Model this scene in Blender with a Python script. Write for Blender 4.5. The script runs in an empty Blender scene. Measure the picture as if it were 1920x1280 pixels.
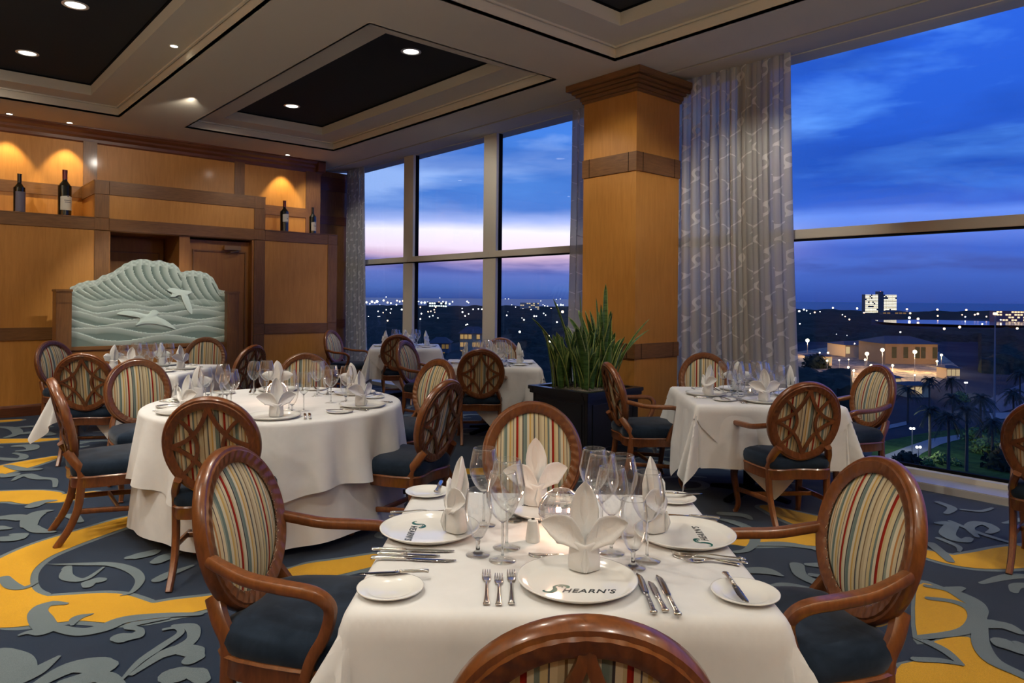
import bpy, bmesh, math, random
from math import sin, cos, pi, radians, atan2, sqrt, exp
from mathutils import Vector, Matrix, noise as mnoise
C = bpy.context.scene.collection
sc = bpy.context.scene
# ------------------------------------------------------------------ camera
EYE = 1.5; FPX = 1320.5; CY = 559.5
YAW = radians(41.307); ROLL = radians(0.55)
Fw = Vector((sin(YAW), cos(YAW), 0)); _r = Vector((cos(YAW), -sin(YAW), 0)); _u = Vector((0, 0, 1))
Rt = _r*cos(ROLL)+_u*sin(ROLL); Up = -_r*sin(ROLL)+_u*cos(ROLL)
cam = bpy.data.cameras.new('camera'); camo = bpy.data.objects.new('camera', cam); C.objects.link(camo)
cam.sensor_width = 36; cam.lens = FPX/1920*36; cam.shift_y = -(640-CY)/1920; cam.clip_end = 60000; cam.clip_start = .05
M = Matrix.Identity(4)
for i in range(3):
    M[i][0] = Rt[i]; M[i][1] = Up[i]; M[i][2] = -Fw[i]
M[2][3] = EYE
camo.matrix_world = M
sc.camera = camo
def ray(px, py): return Rt*((px-960)/FPX)+Up*((CY-py)/FPX)+Fw
def PZ(px, py, z=0):
    d = ray(px, py); t = (z-EYE)/d.z
    return Vector((d.x*t, d.y*t, z))
def PY(px, py, Y):
    d = ray(px, py); t = Y/d.y
    return Vector((d.x*t, Y, EYE+d.z*t))
FWD = Fw; RGT = _r
def LD(lat, dep): return Vector((RGT.x*lat+FWD.x*dep, RGT.y*lat+FWD.y*dep, 0))
# ------------------------------------------------------------------ colour management, render
sc.view_settings.view_transform = 'Standard'; sc.view_settings.look = 'None'
sc.view_settings.gamma = 1; sc.view_settings.exposure = 0.0; sc.view_settings.use_curve_mapping = False
cy = sc.cycles
cy.max_bounces = 8; cy.diffuse_bounces = 4; cy.glossy_bounces = 3; cy.transmission_bounces = 4; cy.transparent_max_bounces = 28
cy.caustics_reflective = False; cy.caustics_refractive = False; cy.use_denoising = True; cy.sample_clamp_indirect = 4
try: cy.denoiser = 'OPENIMAGEDENOISE'
except Exception: pass
# ------------------------------------------------------------------ node helper
def lin(r, g, b):
    f = lambda c: (c/255/12.92) if c/255 <= .04045 else ((c/255+.055)/1.055)**2.4
    return (f(r), f(g), f(b), 1)
class NT:
    def __init__(s, tree): s.t = tree; s.n = tree.nodes; s.l = tree.links
    def new(s, typ, **k):
        n = s.n.new(typ)
        for a, v in k.items():
            if a == 'ins':
                for i, x in v.items():
                    if isinstance(x, bpy.types.NodeSocket): s.l.new(x, n.inputs[i])
                    else: n.inputs[i].default_value = x
            else: setattr(n, a, v)
        return n
    def math(s, op, a, b=0.0, clamp=False):
        return s.new('ShaderNodeMath', operation=op, use_clamp=clamp, ins={0: a, 1: b}).outputs[0]
    def mix(s, f, a, b, blend='MIX'):
        return s.new('ShaderNodeMix', data_type='RGBA', blend_type=blend, ins={0: f, 6: a, 7: b}).outputs[2]
    def ramp(s, f, stops, interp='LINEAR'):
        n = s.new('ShaderNodeValToRGB', ins={0: f}); cr = n.color_ramp; cr.interpolation = interp
        while len(cr.elements) < len(stops): cr.elements.new(.5)
        for e, (p, c) in zip(cr.elements, stops): e.position = p; e.color = c
        return n.outputs[0]
    def noise(s, vec, scale, detail=3, rough=.5, dist=0.0):
        return s.new('ShaderNodeTexNoise', ins={'Vector': vec, 'Scale': scale, 'Detail': detail, 'Roughness': rough, 'Distortion': dist}).outputs[0]
    def map(s, vec, scale=(1, 1, 1), loc=(0, 0, 0), rot=(0, 0, 0)):
        return s.new('ShaderNodeMapping', ins={'Vector': vec, 'Scale': scale, 'Location': loc, 'Rotation': rot}).outputs[0]
    def maprange(s, v, a, b, c, d, smooth=True):
        return s.new('ShaderNodeMapRange', interpolation_type='SMOOTHSTEP' if smooth else 'LINEAR', ins={0: v, 1: a, 2: b, 3: c, 4: d}).outputs[0]
# ------------------------------------------------------------------ world: dusk sky
w = bpy.data.worlds.new('dusk'); sc.world = w; w.use_nodes = True
nt = NT(w.node_tree); nt.n.clear()
tc = nt.new('ShaderNodeTexCoord').outputs['Generated']
sep = nt.new('ShaderNodeSeparateXYZ', ins={0: tc})
X_, Y_, Z_ = sep.outputs
az = nt.math('ARCTAN2', Y_, X_)                       # radians, 0 = +X
azf = nt.maprange(az, radians(22), radians(45), 0, 1)
wob = nt.noise(nt.map(tc, (5, 5, 26)), 1.0, 4, .55)
zz = nt.math('ADD', Z_, nt.math('MULTIPLY', nt.math('SUBTRACT', wob, .5), .022))
el = nt.math('MULTIPLY', zz, 2.4, True)                # 0..~24 deg
LFT = nt.ramp(el, [(0, lin(48,72,140)), (.035, lin(72,100,172)), (.085, lin(92,110,184)), (.12, lin(150,136,186)), (.148, lin(200,170,200)), (.172, lin(232,214,236)), (.225, lin(236,232,250)), (.26, lin(160,178,234)), (.3, lin(72,118,200)), (.42, lin(78,132,214)), (.6, lin(60,118,214)), (1, lin(44,96,205))])
RGH = nt.ramp(el, [(0, lin(46,72,150)), (.06, lin(58,88,172)), (.12, lin(66,98,186)), (.16, lin(58,92,186)), (.2, lin(88,120,210)), (.26, lin(92,132,224)), (.29, lin(50,92,196)), (.4, lin(36,84,190)), (.7, lin(38,90,205)), (1, lin(44,98,215))])
base = nt.mix(azf, RGH, LFT)
cl = nt.noise(nt.map(tc, (1.5, 1.5, 6.5), (3.1, .4, 1.7)), 1.45, 8, .58, .35)
clm = nt.ramp(cl, [(.47, (0, 0, 0, 1)), (.60, (1, 1, 1, 1))])
hi = nt.maprange(el, .26, .36, 0, .8)
light = nt.mix(azf, lin(84,146,238), lin(150,180,236))
m1 = nt.mix(nt.math('MULTIPLY', clm, hi), base, light)
c2 = nt.noise(nt.map(tc, (1.7, 1.7, 8), (0.3, 5.4, .2)), 1.5, 5, .55, .2)
dkm = nt.math('MULTIPLY', nt.ramp(c2, [(.46, (0, 0, 0, 1)), (.62, (1, 1, 1, 1))]), nt.math('MULTIPLY', hi, .75))
m2 = nt.mix(dkm, m1, nt.mix(azf, lin(26,68,165), lin(52,98,184)))
# thin dark low cloud bank
c3 = nt.noise(nt.map(tc, (6, 6, 40), (1.3, 0, 0)), 1.0, 4, .5)
band = nt.math('MULTIPLY', nt.maprange(el, .07, .1, 0, 1), nt.maprange(el, .15, .12, 0, 1))
bank = nt.math('MULTIPLY', band, nt.ramp(c3, [(.45, (0, 0, 0, 1)), (.58, (1, 1, 1, 1))]))
m3 = nt.mix(nt.math('MULTIPLY', bank, .7), m2, lin(56,74,150))
bg = nt.new('ShaderNodeBackground', ins={0: m3, 1: 1.3})
nt.l.new(bg.outputs[0], nt.new('ShaderNodeOutputWorld').inputs[0])
# ------------------------------------------------------------------ materials
MATS = {}
def mat(name, col=(.5, .5, .5), rough=.5, metal=0, spec=.5, coat=0, build=None, sheen=0, trans=None):
    if name in MATS: return MATS[name]
    m = bpy.data.materials.new(name); m.use_nodes = True; MATS[name] = m
    t = NT(m.node_tree); b = m.node_tree.nodes['Principled BSDF']
    if len(col) == 3: col = (*col, 1)
    b.inputs['Base Color'].default_value = col; b.inputs['Roughness'].default_value = rough
    b.inputs['Metallic'].default_value = metal; b.inputs['Specular IOR Level'].default_value = spec
    b.inputs['Coat Weight'].default_value = coat; b.inputs['Coat Roughness'].default_value = .12
    if sheen: b.inputs['Sheen Weight'].default_value = sheen; b.inputs['Sheen Roughness'].default_value = .4
    if build: build(t, b)
    return m
def bump(t, b, h, strength=.3, dist=.01):
    n = t.new('ShaderNodeBump', ins={'Height': h, 'Strength': strength, 'Distance': dist}); t.l.new(n.outputs[0], b.inputs['Normal'])
def wood_build(c1, c2, sc3=(1, 1, 6), grain=18, world=False):
    def f(t, b):
        g = t.new('ShaderNodeNewGeometry').outputs['Position'] if world else t.new('ShaderNodeTexCoord').outputs['Object']
        v = t.map(g, sc3)
        n1 = t.noise(v, grain, 5, .6, .6); n2 = t.noise(g, 1.7, 3, .5)
        f1 = t.math('ADD', t.math('MULTIPLY', n1, .6), t.math('MULTIPLY', n2, .4))
        c = t.ramp(f1, [(.34, c1), (.62, c2)])
        t.l.new(c, b.inputs['Base Color'])
    return f
W_CHAIR = mat('chair_wood', rough=.3, coat=.35, build=wood_build((.105, .032, .008, 1), (.215, .071, .019, 1), (4, 4, 1), 14))
W_PANEL = mat('maple_panel', rough=.45, coat=.06, build=wood_build((.43, .185, .032, 1), (.54, .245, .05, 1), (5, 5, .5), 6, True))
W_BAND = mat('walnut_band', rough=.4, coat=.2, build=wood_build((.12, .052, .016, 1), (.22, .10, .032, 1), (.8, .8, 9), 9, True))
W_STILE = mat('walnut_stile', rough=.4, coat=.2, build=wood_build((.13, .056, .017, 1), (.23, .105, .034, 1), (9, 9, .6), 9, True))
W_CROWN = mat('walnut_crown', rough=.35, coat=.3, build=wood_build((.09, .028, .012, 1), (.15, .05, .02, 1), (.7, .7, 9), 8, True))
W_DARKDOOR = mat('door_wood', rough=.42, coat=.2, build=wood_build((.25, .10, .024, 1), (.33, .14, .034, 1), (5, 5, .5), 6, True))
def cloth_b(t, b):
    g = t.new('ShaderNodeTexCoord').outputs['Object']
    n = t.noise(g, 6, 4, .6, .4); n2 = t.noise(g, 160, 2, .5)
    t.l.new(t.ramp(n, [(.3, (.66, .665, .66, 1)), (.7, (.73, .735, .73, 1))]), b.inputs['Base Color'])
    bump(t, b, t.math('ADD', t.noise(g, 2.4, 3, .5, .5), t.math('MULTIPLY', n2, .008)), .32, .05)
CLOTH = mat('white_linen', rough=.62, spec=.3, sheen=.2, build=cloth_b)
def cloth_nap(t, b):
    g = t.new('ShaderNodeTexCoord').outputs['Object']; bump(t, b, t.noise(g, 30, 3, .5, .6), .25, .01)
NAPKIN = mat('napkin_linen', (.76, .765, .76), .7, spec=.2, sheen=.2, build=cloth_nap)
PLASTER = mat('ceiling_plaster', (.66, .61, .50), .85, spec=.1, build=lambda t, b: bump(t, b, t.noise(t.new('ShaderNodeTexCoord').outputs['Object'], 60, 3), .08, .004))
DARKC = mat('ceiling_dark', (.036, .038, .042), .9, spec=.1)
BLACK = mat('black_gap', (.004, .004, .005), .8, spec=.1)
ALU = mat('window_frame_paint', (.60, .57, .49), .5)
SILLM = mat('sill_paint', (.36, .35, .33), .3, spec=.5)
SILVER = mat('silver', (.72, .70, .66), .16, 1)
STEEL = mat('knife_steel', (.55, .55, .56), .12, 1)
CHINA = mat('white_china', (.80, .80, .77), .12, spec=.5, coat=.3)
BRASS = mat('brass', (.6, .4, .16), .3, 1)
LOGOG = mat('logo_green', (.006, .10, .085), .3)
LOGOK = mat('logo_black', (.01, .02, .03), .3)
def velvet_b(t, b):
    g = t.new('ShaderNodeTexCoord').outputs['Object']; n = t.noise(g, 9, 4, .6, .5)
    t.l.new(t.ramp(n, [(.35, (.007, .014, .027, 1)), (.68, (.018, .031, .054, 1))]), b.inputs['Base Color'])
    bump(t, b, t.noise(g, 350, 2), .15, .002)
VELVET = mat('navy_velvet', rough=.8, spec=.1, sheen=.18, build=velvet_b)
STR = [(0,(186,172,140)),(.035,(120,98,70)),(.05,(200,190,160)),(.09,(150,150,132)),(.105,(70,66,72)),(.12,(206,190,150)),(.16,(196,160,92)),(.185,(210,202,178)),(.22,(112,128,122)),(.26,(128,140,132)),(.275,(60,56,60)),(.29,(214,204,176)),(.33,(190,176,140)),(.35,(150,40,24)),(.375,(128,30,20)),(.385,(206,196,166)),(.42,(92,86,92)),(.43,(204,190,150)),(.46,(196,164,100)),(.485,(208,200,172)),(.52,(106,124,118)),(.555,(140,150,138)),(.575,(214,202,170)),(.61,(84,72,72)),(.62,(204,192,158)),(.655,(180,130,80)),(.675,(212,206,180)),(.71,(140,148,134)),(.735,(72,68,74)),(.745,(206,192,152)),(.785,(196,178,134)),(.81,(146,36,22)),(.835,(126,32,22)),(.845,(208,200,172)),(.88,(110,122,116)),(.91,(200,184,140)),(.95,(88,84,86)),(.96,(206,194,160))]
def stripes(t, b):
    g = t.new('ShaderNodeTexCoord').outputs['Object']; s = t.new('ShaderNodeSeparateXYZ', ins={0: g})
    f = t.math('FRACT', t.math('ADD', t.math('MULTIPLY', s.outputs[0], 3.1), 20.14))
    h1 = t.ramp(t.math('MULTIPLY', f, 2.0), [(min(.999, p*2), lin(*c)) for p, c in STR if p < .5], 'CONSTANT')
    h2 = t.ramp(t.math('SUBTRACT', t.math('MULTIPLY', f, 2.0), 1.0), [(0, lin(208,200,172))]+[(p*2-1, lin(*c)) for p, c in STR if p > .5], 'CONSTANT')
    c = t.mix(t.math('GREATER_THAN', f, .5), h1, h2)
    n = t.noise(t.map(g, (60, 60, 300)), 4, 2)
    c = t.mix(.25, c, t.mix(n, (.5, .5, .5, 1), (1, 1, 1, 1)), 'MULTIPLY')
    t.l.new(c, b.inputs['Base Color']); bump(t, b, t.noise(g, 500, 2), .15, .002)
STRIPE = mat('striped_upholstery', rough=.8, spec=.15, build=stripes)
def cordb(t, b):
    g = t.new('ShaderNodeTexCoord').outputs['Object']
    n = t.noise(g, 160, 1); t.l.new(t.ramp(n, [(.42, (.03, .03, .03, 1)), (.5, (.42, .36, .24, 1))], 'CONSTANT'), b.inputs['Base Color'])
CORD = mat('twisted_cord', rough=.8, build=cordb)
def carpet_mat(name, col, col2):
    def f(t, b):
        g = t.new('ShaderNodeTexCoord').outputs['Object']
        n = t.noise(g, 3.2, 4, .6); n2 = t.noise(g, 420, 2, .7)
        c = t.mix(n, (*col, 1), (*col2, 1)); c = t.mix(.55, c, t.ramp(n2, [(.3, (.45, .45, .45, 1)), (.7, (1.25, 1.25, 1.25, 1))]), 'MULTIPLY')
        t.l.new(c, b.inputs['Base Color']); bump(t, b, n2, .6, .006)
    return mat(name, rough=.95, spec=.05, sheen=.15, build=f)
C_NAVY = carpet_mat('carpet_navy', (.010, .022, .048), (.017, .036, .075))
C_GREY = carpet_mat('carpet_greyblue', (.12, .165, .19), (.17, .215, .235))
C_YEL = carpet_mat('carpet_gold', (.62, .32, .018), (.78, .42, .025))
def glass_mat(name, tint=(.97, .98, .98, 1), boost=1.0, rough=.02, base=.03):
    m = bpy.data.materials.new(name); m.use_nodes = True; t = NT(m.node_tree); t.n.clear()
    fr = t.new('ShaderNodeLayerWeight', ins={'Blend': .5}).outputs['Facing']
    f = t.math('ADD', t.math('MULTIPLY', t.math('POWER', fr, 2.5), boost), base, True)
    a = t.new('ShaderNodeBsdfTransparent', ins={0: tint}); g = t.new('ShaderNodeBsdfGlossy', ins={0: (1, 1, 1, 1), 'Roughness': rough})
    mx = t.new('ShaderNodeMixShader', ins={0: f, 1: a.outputs[0], 2: g.outputs[0]})
    t.l.new(mx.outputs[0], t.new('ShaderNodeOutputMaterial').inputs[0]); MATS[name] = m
    return m
GLASS = glass_mat('stemware_glass', (.99, .995, .995, 1), .85, .03, .045)
CUT = glass_mat('cut_crystal', (.93, .93, .92, 1), 1.2, .08, .2)
CUTR = glass_mat('cut_crystal_ridge', (.9, .9, .88, 1), .5, .12, .45)
PANE = glass_mat('window_glass', (.985, .99, .99, 1), .22, .0, 0.012)
def emis(name, col, s, sample=False):
    m = bpy.data.materials.new(name); m.use_nodes = True; t = NT(m.node_tree); t.n.clear()
    e = t.new('ShaderNodeEmission', ins={0: (*col, 1), 1: s}); t.l.new(e.outputs[0], t.new('ShaderNodeOutputMaterial').inputs[0])
    if not sample: m.cycles.emission_sampling = 'NONE'
    MATS[name] = m; return m
E_DOWN = emis('lamp_glow', (1, .93, .82), 3.2)
E_HALO = emis('halogen_glow', (1, .9, .72), 14)
E_FLAME = emis('candle_glow', (1, .62, .38), 9)
# ------------------------------------------------------------------ mesh helpers
def obj(name, bm, m, parent=None, smooth=True, loc=None):
    me = bpy.data.meshes.new(name)
    bmesh.ops.recalc_face_normals(bm, faces=bm.faces[:]) if getattr(bm, '_rn', True) else None
    bm.to_mesh(me); bm.free()
    for x in (m if isinstance(m, (list, tuple)) else [m]): me.materials.append(x)
    if smooth:
        me.polygons.foreach_set('use_smooth', [True]*len(me.polygons))
        try: me.set_sharp_from_angle(angle=radians(42))
        except Exception: pass
    o = bpy.data.objects.new(name, me); C.objects.link(o)
    if parent: o.parent = parent
    if loc is not None: o.location = loc
    return o
def thing(name, label, cat, loc=(0, 0, 0), rz=0, group=None):
    o = bpy.data.objects.new(name, None); o.empty_display_size = .05; C.objects.link(o); o.location = loc; o.rotation_euler = (0, 0, rz)
    o['label'] = label; o['category'] = cat
    if group: o['group'] = group
    return o
def tag(o, label, cat, group=None, kind=None):
    o['label'] = label; o['category'] = cat
    if group: o['group'] = group
    if kind: o['kind'] = kind
    return o
def struct(name, bm, m, parent=None, smooth=False):
    o = obj(name, bm, m, parent, smooth)
    if not parent: o['kind'] = 'structure'
    return o
def copy_tree(o, parent=None):
    c = o.copy(); C.objects.link(c)
    if parent: c.parent = parent
    for ch in o.children: copy_tree(ch, c)
    return c
def B(): return bmesh.new()
def bx(bm, x0, x1, y0, y1, z0, z1, mi=0, bev=0):
    vs = [bm.verts.new((x, y, z)) for z in (z0, z1) for y in (y0, y1) for x in (x0, x1)]
    fs = [bm.faces.new([vs[i] for i in q]) for q in ((0, 2, 3, 1), (4, 5, 7, 6), (0, 1, 5, 4), (1, 3, 7, 5), (3, 2, 6, 7), (2, 0, 4, 6))]
    for f in fs: f.material_index = mi
    if bev:
        es = list({e for f in fs for e in f.edges}); r = bmesh.ops.bevel(bm, geom=es, offset=bev, segments=2, affect='EDGES')
        for f in r['faces']: f.material_index = mi
def sweep(bm, pts, ws, hs, side=None, n=10, power=3.0, closed=False, cap=True, mi=0, twist=0):
    """superellipse section along a path; ws across `side`, hs across the other way"""
    pts = [Vector(p) for p in pts]; N = len(pts); rings = []
    if not hasattr(ws, '__len__'): ws = [ws]*N
    if not hasattr(hs, '__len__'): hs = [hs]*N
    for i, p in enumerate(pts):
        if closed: tg = pts[(i+1) % N]-pts[i-1]
        else: tg = pts[min(i+1, N-1)]-pts[max(i-1, 0)]
        tg.normalize()
        s = side(i, p, tg) if callable(side) else Vector(side if side else (1, 0, 0))
        s = (s-tg*s.dot(tg)).normalized(); o = tg.cross(s).normalized()
        if twist: a = twist*i; s, o = s*cos(a)+o*sin(a), o*cos(a)-s*sin(a)
        ring = []
        for k in range(n):
            a = 2*pi*(k+.5)/n; c, d = cos(a), sin(a)
            e = 2/power
            cx = math.copysign(abs(c)**e, c); dy = math.copysign(abs(d)**e, d)
            ring.append(bm.verts.new(p+s*(cx*ws[i]/2)+o*(dy*hs[i]/2)))
        rings.append(ring)
    for i in range(N if closed else N-1):
        a, b = rings[i], rings[(i+1) % N]
        for k in range(n):
            f = bm.faces.new((a[k], a[(k+1) % n], b[(k+1) % n], b[k])); f.material_index = mi
    if cap and not closed:
        bm.faces.new(rings[0][::-1]).material_index = mi; bm.faces.new(rings[-1]).material_index = mi
def smoothpath(pts, k=5, closed=False):
    P = [Vector(p) for p in pts]; out = []; N = len(P)
    for i in range(N if closed else N-1):
        p0 = P[(i-1) % N] if (closed or i > 0) else P[0]; p1 = P[i]; p2 = P[(i+1) % N]
        p3 = P[(i+2) % N] if (closed or i+2 < N) else P[-1]
        for j in range(k):
            t = j/k
            out.append(.5*((2*p1)+(p2-p0)*t+(2*p0-5*p1+4*p2-p3)*t*t+(3*p1-p0-3*p2+p3)*t**3))
    if not closed: out.append(P[-1])
    return out
def lathe(bm, prof, seg=24, cx=0, cy=0, mi=0, closed=False):
    rings = []
    for r, z in prof:
        if r < 1e-5: rings.append([bm.verts.new((cx, cy, z))])
        else: rings.append([bm.verts.new((cx+r*cos(2*pi*k/seg), cy+r*sin(2*pi*k/seg), z)) for k in range(seg)])
    R = list(zip(rings, rings[1:])) + ([(rings[-1], rings[0])] if closed else [])
    for a, b in R:
        for k in range(seg):
            k2 = (k+1) % seg
            if len(a) == 1 and len(b) == 1: continue
            if len(a) == 1: f = bm.faces.new((a[0], b[k2], b[k]))
            elif len(b) == 1: f = bm.faces.new((a[k], a[k2], b[0]))
            else: f = bm.faces.new((a[k], a[k2], b[k2], b[k]))
            f.material_index = mi
def spline(pts, k=4):
    return [(p.x, p.y) for p in smoothpath([(a, b, 0) for a, b in pts], k)]
# ================================================================== ROOM
H = 3.80; Z1 = 3.924; Z2 = 4.054; GX = 6.55
XMIN, YMIN, YMAX = -5.0, -4.5, 12.3
# ---- floor: pattern inlaid as flat pile areas
bm = B(); bx(bm, XMIN, 6.2, YMIN, YMAX, -.05, 0)
def poly(bm, pts, z, mi):
    vs = [bm.verts.new((p[0], p[1], z)) for p in pts]
    try:
        f = bm.faces.new(vs); f.material_index = mi
        bmesh.ops.triangulate(bm, faces=[f])
    except Exception: pass
def stroke(bm, pts, z, mi, extra=0.0):
    P = smoothpath([(a, b, c) for a, b, c in pts], 6)
    L, R = [], []
    W = []
    for i, p in enumerate(P):
        a, c = P[max(0, i-2)].xy, P[min(len(P)-1, i+2)].xy; b_ = p.xy
        la, lb, lc = (b_-a).length, (c-b_).length, (c-a).length; ar = abs((b_-a).cross(c-a))/2
        rad_ = la*lb*lc/(4*ar) if ar > 1e-7 else 99
        W.append(min(max(p.z, .004)/2+extra, rad_*.9))
    for q in range(3): W = [min(W[i], (W[max(0, i-1)]+W[min(len(W)-1, i+1)])/2+.004) for i in range(len(W))]
    for i, p in enumerate(P):
        t = P[min(i+1, len(P)-1)]-P[max(i-1, 0)]; t.z = 0
        if t.length < 1e-6: t = Vector((1, 0, 0))
        t.normalize(); nrm = Vector((-t.y, t.x, 0)); wd = W[i]; z += .000012
        L.append(bm.verts.new((p.x+nrm.x*wd, p.y+nrm.y*wd, z))); R.append(bm.verts.new((p.x-nrm.x*wd, p.y-nrm.y*wd, z)))
    for i in range(len(P)-1):
        f = bm.faces.new((L[i], L[i+1], R[i+1], R[i])); f.material_index = mi
    for q in (0, -1):                                   # round ends
        r = W[q]; c = P[q]
        if r > .012:
            f = bm.faces.new([bm.verts.new((c.x+r*cos(2*pi*k/12), c.y+r*sin(2*pi*k/12), z+.0002)) for k in range(12)]); f.material_index = mi
ZG, ZY, ZT = .0012, .0035, .0058
_zc = [0]
def px3(pts, ox=0, oy=0, s=1): return [(*PZ(ox+a*s, oy+b*s)[:2], c*(.66 if s == .375 else .8 if s < 1 else 1)) for a, b, c in pts]
traced = []
def ystroke(pts):
    for a in pts: traced.append((a[0], a[1]))
    stroke(bm, pts, ZG+.0001*random.random(), 1, .035); stroke(bm, pts, ZY+.0001*random.random(), 2)
def gstroke(pts, over=False):
    for a in pts: traced.append((a[0], a[1]))
    _zc[0] += 1; stroke(bm, pts, (ZT if over else ZG)+.00022*(_zc[0] % 9), 1)
random.seed(4)
for s in ([(330,955,.1),(250,975,.2),(190,993,.22),(100,1023,.26),(40,1050,.26),(-5,1085,.3),(-15,1125,.34),(30,1146,.34),(110,1142,.32),(180,1138,.3),(260,1150,.22),(330,1140,.2),(400,1128,.15),(470,1112,.1)],
          [(-30,828,.25),(60,826,.2),(98,824,.12)], [(-30,890,.3),(40,872,.28),(100,858,.12)], [(-30,932,.3),(50,930,.3),(100,936,.3),(170,925,.1)], [(-30,792,.2),(30,788,.14)],
          [(700,1050,.18),(640,1062,.22),(580,1074,.26),(545,1095,.28),(525,1125,.22),(490,1145,.12)],
          [(1345,1006,.08),(1380,1014,.18),(1420,1013,.2),(1480,1012,.2),(1570,1014,.26),(1640,1022,.2)], [(1440,952,.12),(1500,972,.28),(1560,988,.34),(1640,1000,.2)],
          [(1735,1038,.14),(1800,1052,.2),(1860,1051,.26),(1925,1042,.3),(2000,1035,.3)], [(880,884,.2),(905,884,.25),(930,884,.2)], [(690,1150,.1),(600,1230,.3),(520,1290,.3)], [(1840,935,.1),(1900,945,.16),(1960,950,.2)]):
    ystroke(px3(s))
for P in ([(1722,1098),(1770,1106),(1806,1125),(1822,1155),(1806,1182),(1760,1191),(1720,1192)], [(1745,1208),(1815,1195),(1850,1230),(1925,1275),(2000,1330),(1680,1350),(1690,1246),(1800,1246)]):
    q = [PZ(a, b) for a, b in P]; c = sum(q, Vector())/len(q); traced.append((c.x, c.y))
    poly(bm, smoothpath(q, 4, True), ZY, 2); poly(bm, smoothpath([c+(p-c)*1.14 for p in q], 4, True), ZG, 1)
Z3 = ((230,690,0),(300,692,.03),(420,690,.06),(560,692,.08),(660,722,.09),(700,770,.07),(660,830,.04),(600,850,.01)), ((310,720,.02),(340,702,.05),(330,750,.1),(380,770,.08),(440,760,.05),(520,705,.02)), ((440,800,.08),(450,775,.12),(500,772,.1)), \
     ((90,1050,.02),(150,1032,.06),(240,1032,.12),(210,980,.15),(190,930,.12),(240,892,.1),(340,890,.03)), ((280,1010,.08),(400,1032,.11),(520,1010,.13),(620,972,.12),(800,950,.08),(1000,942,.05)), ((360,1000,.02),(385,962,.08),(470,940,.01)), \
     ((600,1060,.12),(660,1062,.14),(700,1022,.05),(640,1000,.08),(850,962,.02)), ((610,1270,.02),(700,1180,.05),(800,1110,.06),(900,1040,.05),(880,1012,.04),(810,1022,.03)), ((870,1000,.04),(955,1005,.09),(965,1060,.08),(900,1110,.1),(800,1150,.08),(650,1250,.03)), ((820,1140,.1),(900,1118,.13),(985,1138,.14),(950,1175,.1)), \
     ((-20,1150,.2),(70,1180,.2),(80,1240,.2),(-20,1300,.2)), ((90,1290,.05),(180,1230,.11),(300,1150,.02)), ((180,1300,.08),(350,1212,.15),(490,1200,.2),(500,1240,.18),(330,1290,.12)), ((190,780,.02),(120,810,.06),(60,800,.1),(20,760,.08)), ((680,660,.06),(760,640,.08),(800,620,.03)), ((790,770,.1),(850,740,.1),(960,700,.04)), ((380,1280,.1),(520,1260,.12),(600,1330,.1)), ((870,1250,.18),(960,1230,.15),(1010,1270,.1))
for s in Z3: gstroke(px3(s, 0, 800, .375), True)
Z7 = ((100,520,.03),(200,472,.1),(300,500,.1),(430,510,.06),(440,570,.04)), ((230,880,.12),(250,822,.14),(330,772,.12),(430,760,.02)), ((240,885,.1),(310,922,.1),(430,932,.04)), ((-20,822,.1),(100,812,.14),(170,822,.14)), ((-20,903,.12),(70,905,.05)), ((-20,990,.1),(130,982,.14),(200,962,.12),(100,955,.05)), \
     ((130,95,.1),(280,85,.15),(400,90,.1)), ((200,142,.15),(300,130,.2),(400,152,.15)), ((-20,90,.1),(100,100,.14),(140,140,.12),(60,172,.1)), ((130,242,.12),(240,240,.16),(255,268,.12),(150,282,.08)), ((-20,342,.1),(150,352,.12),(190,320,.08),(120,300,.06)), ((260,725,.12),(330,692,.12),(430,682,.06)), ((60,400,.08),(180,430,.12),(300,430,.1)), ((0,470,.06),(60,490,.12),(120,470,.1)), \
     ((440,820,.02),(560,800,.1),(640,850,.06)), ((1030,1140,.06),(1130,1120,.12),(1240,1080,.03)), ((1260,1170,.1),(1340,1130,.12),(1450,1100,.02)), ((700,300,.2),(780,350,.2),(860,350,.1)), ((1100,860,.1),(1180,900,.12),(1260,880,.06))
for s in Z7: gstroke(px3(s, 0, 780, .2344), True)
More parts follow.
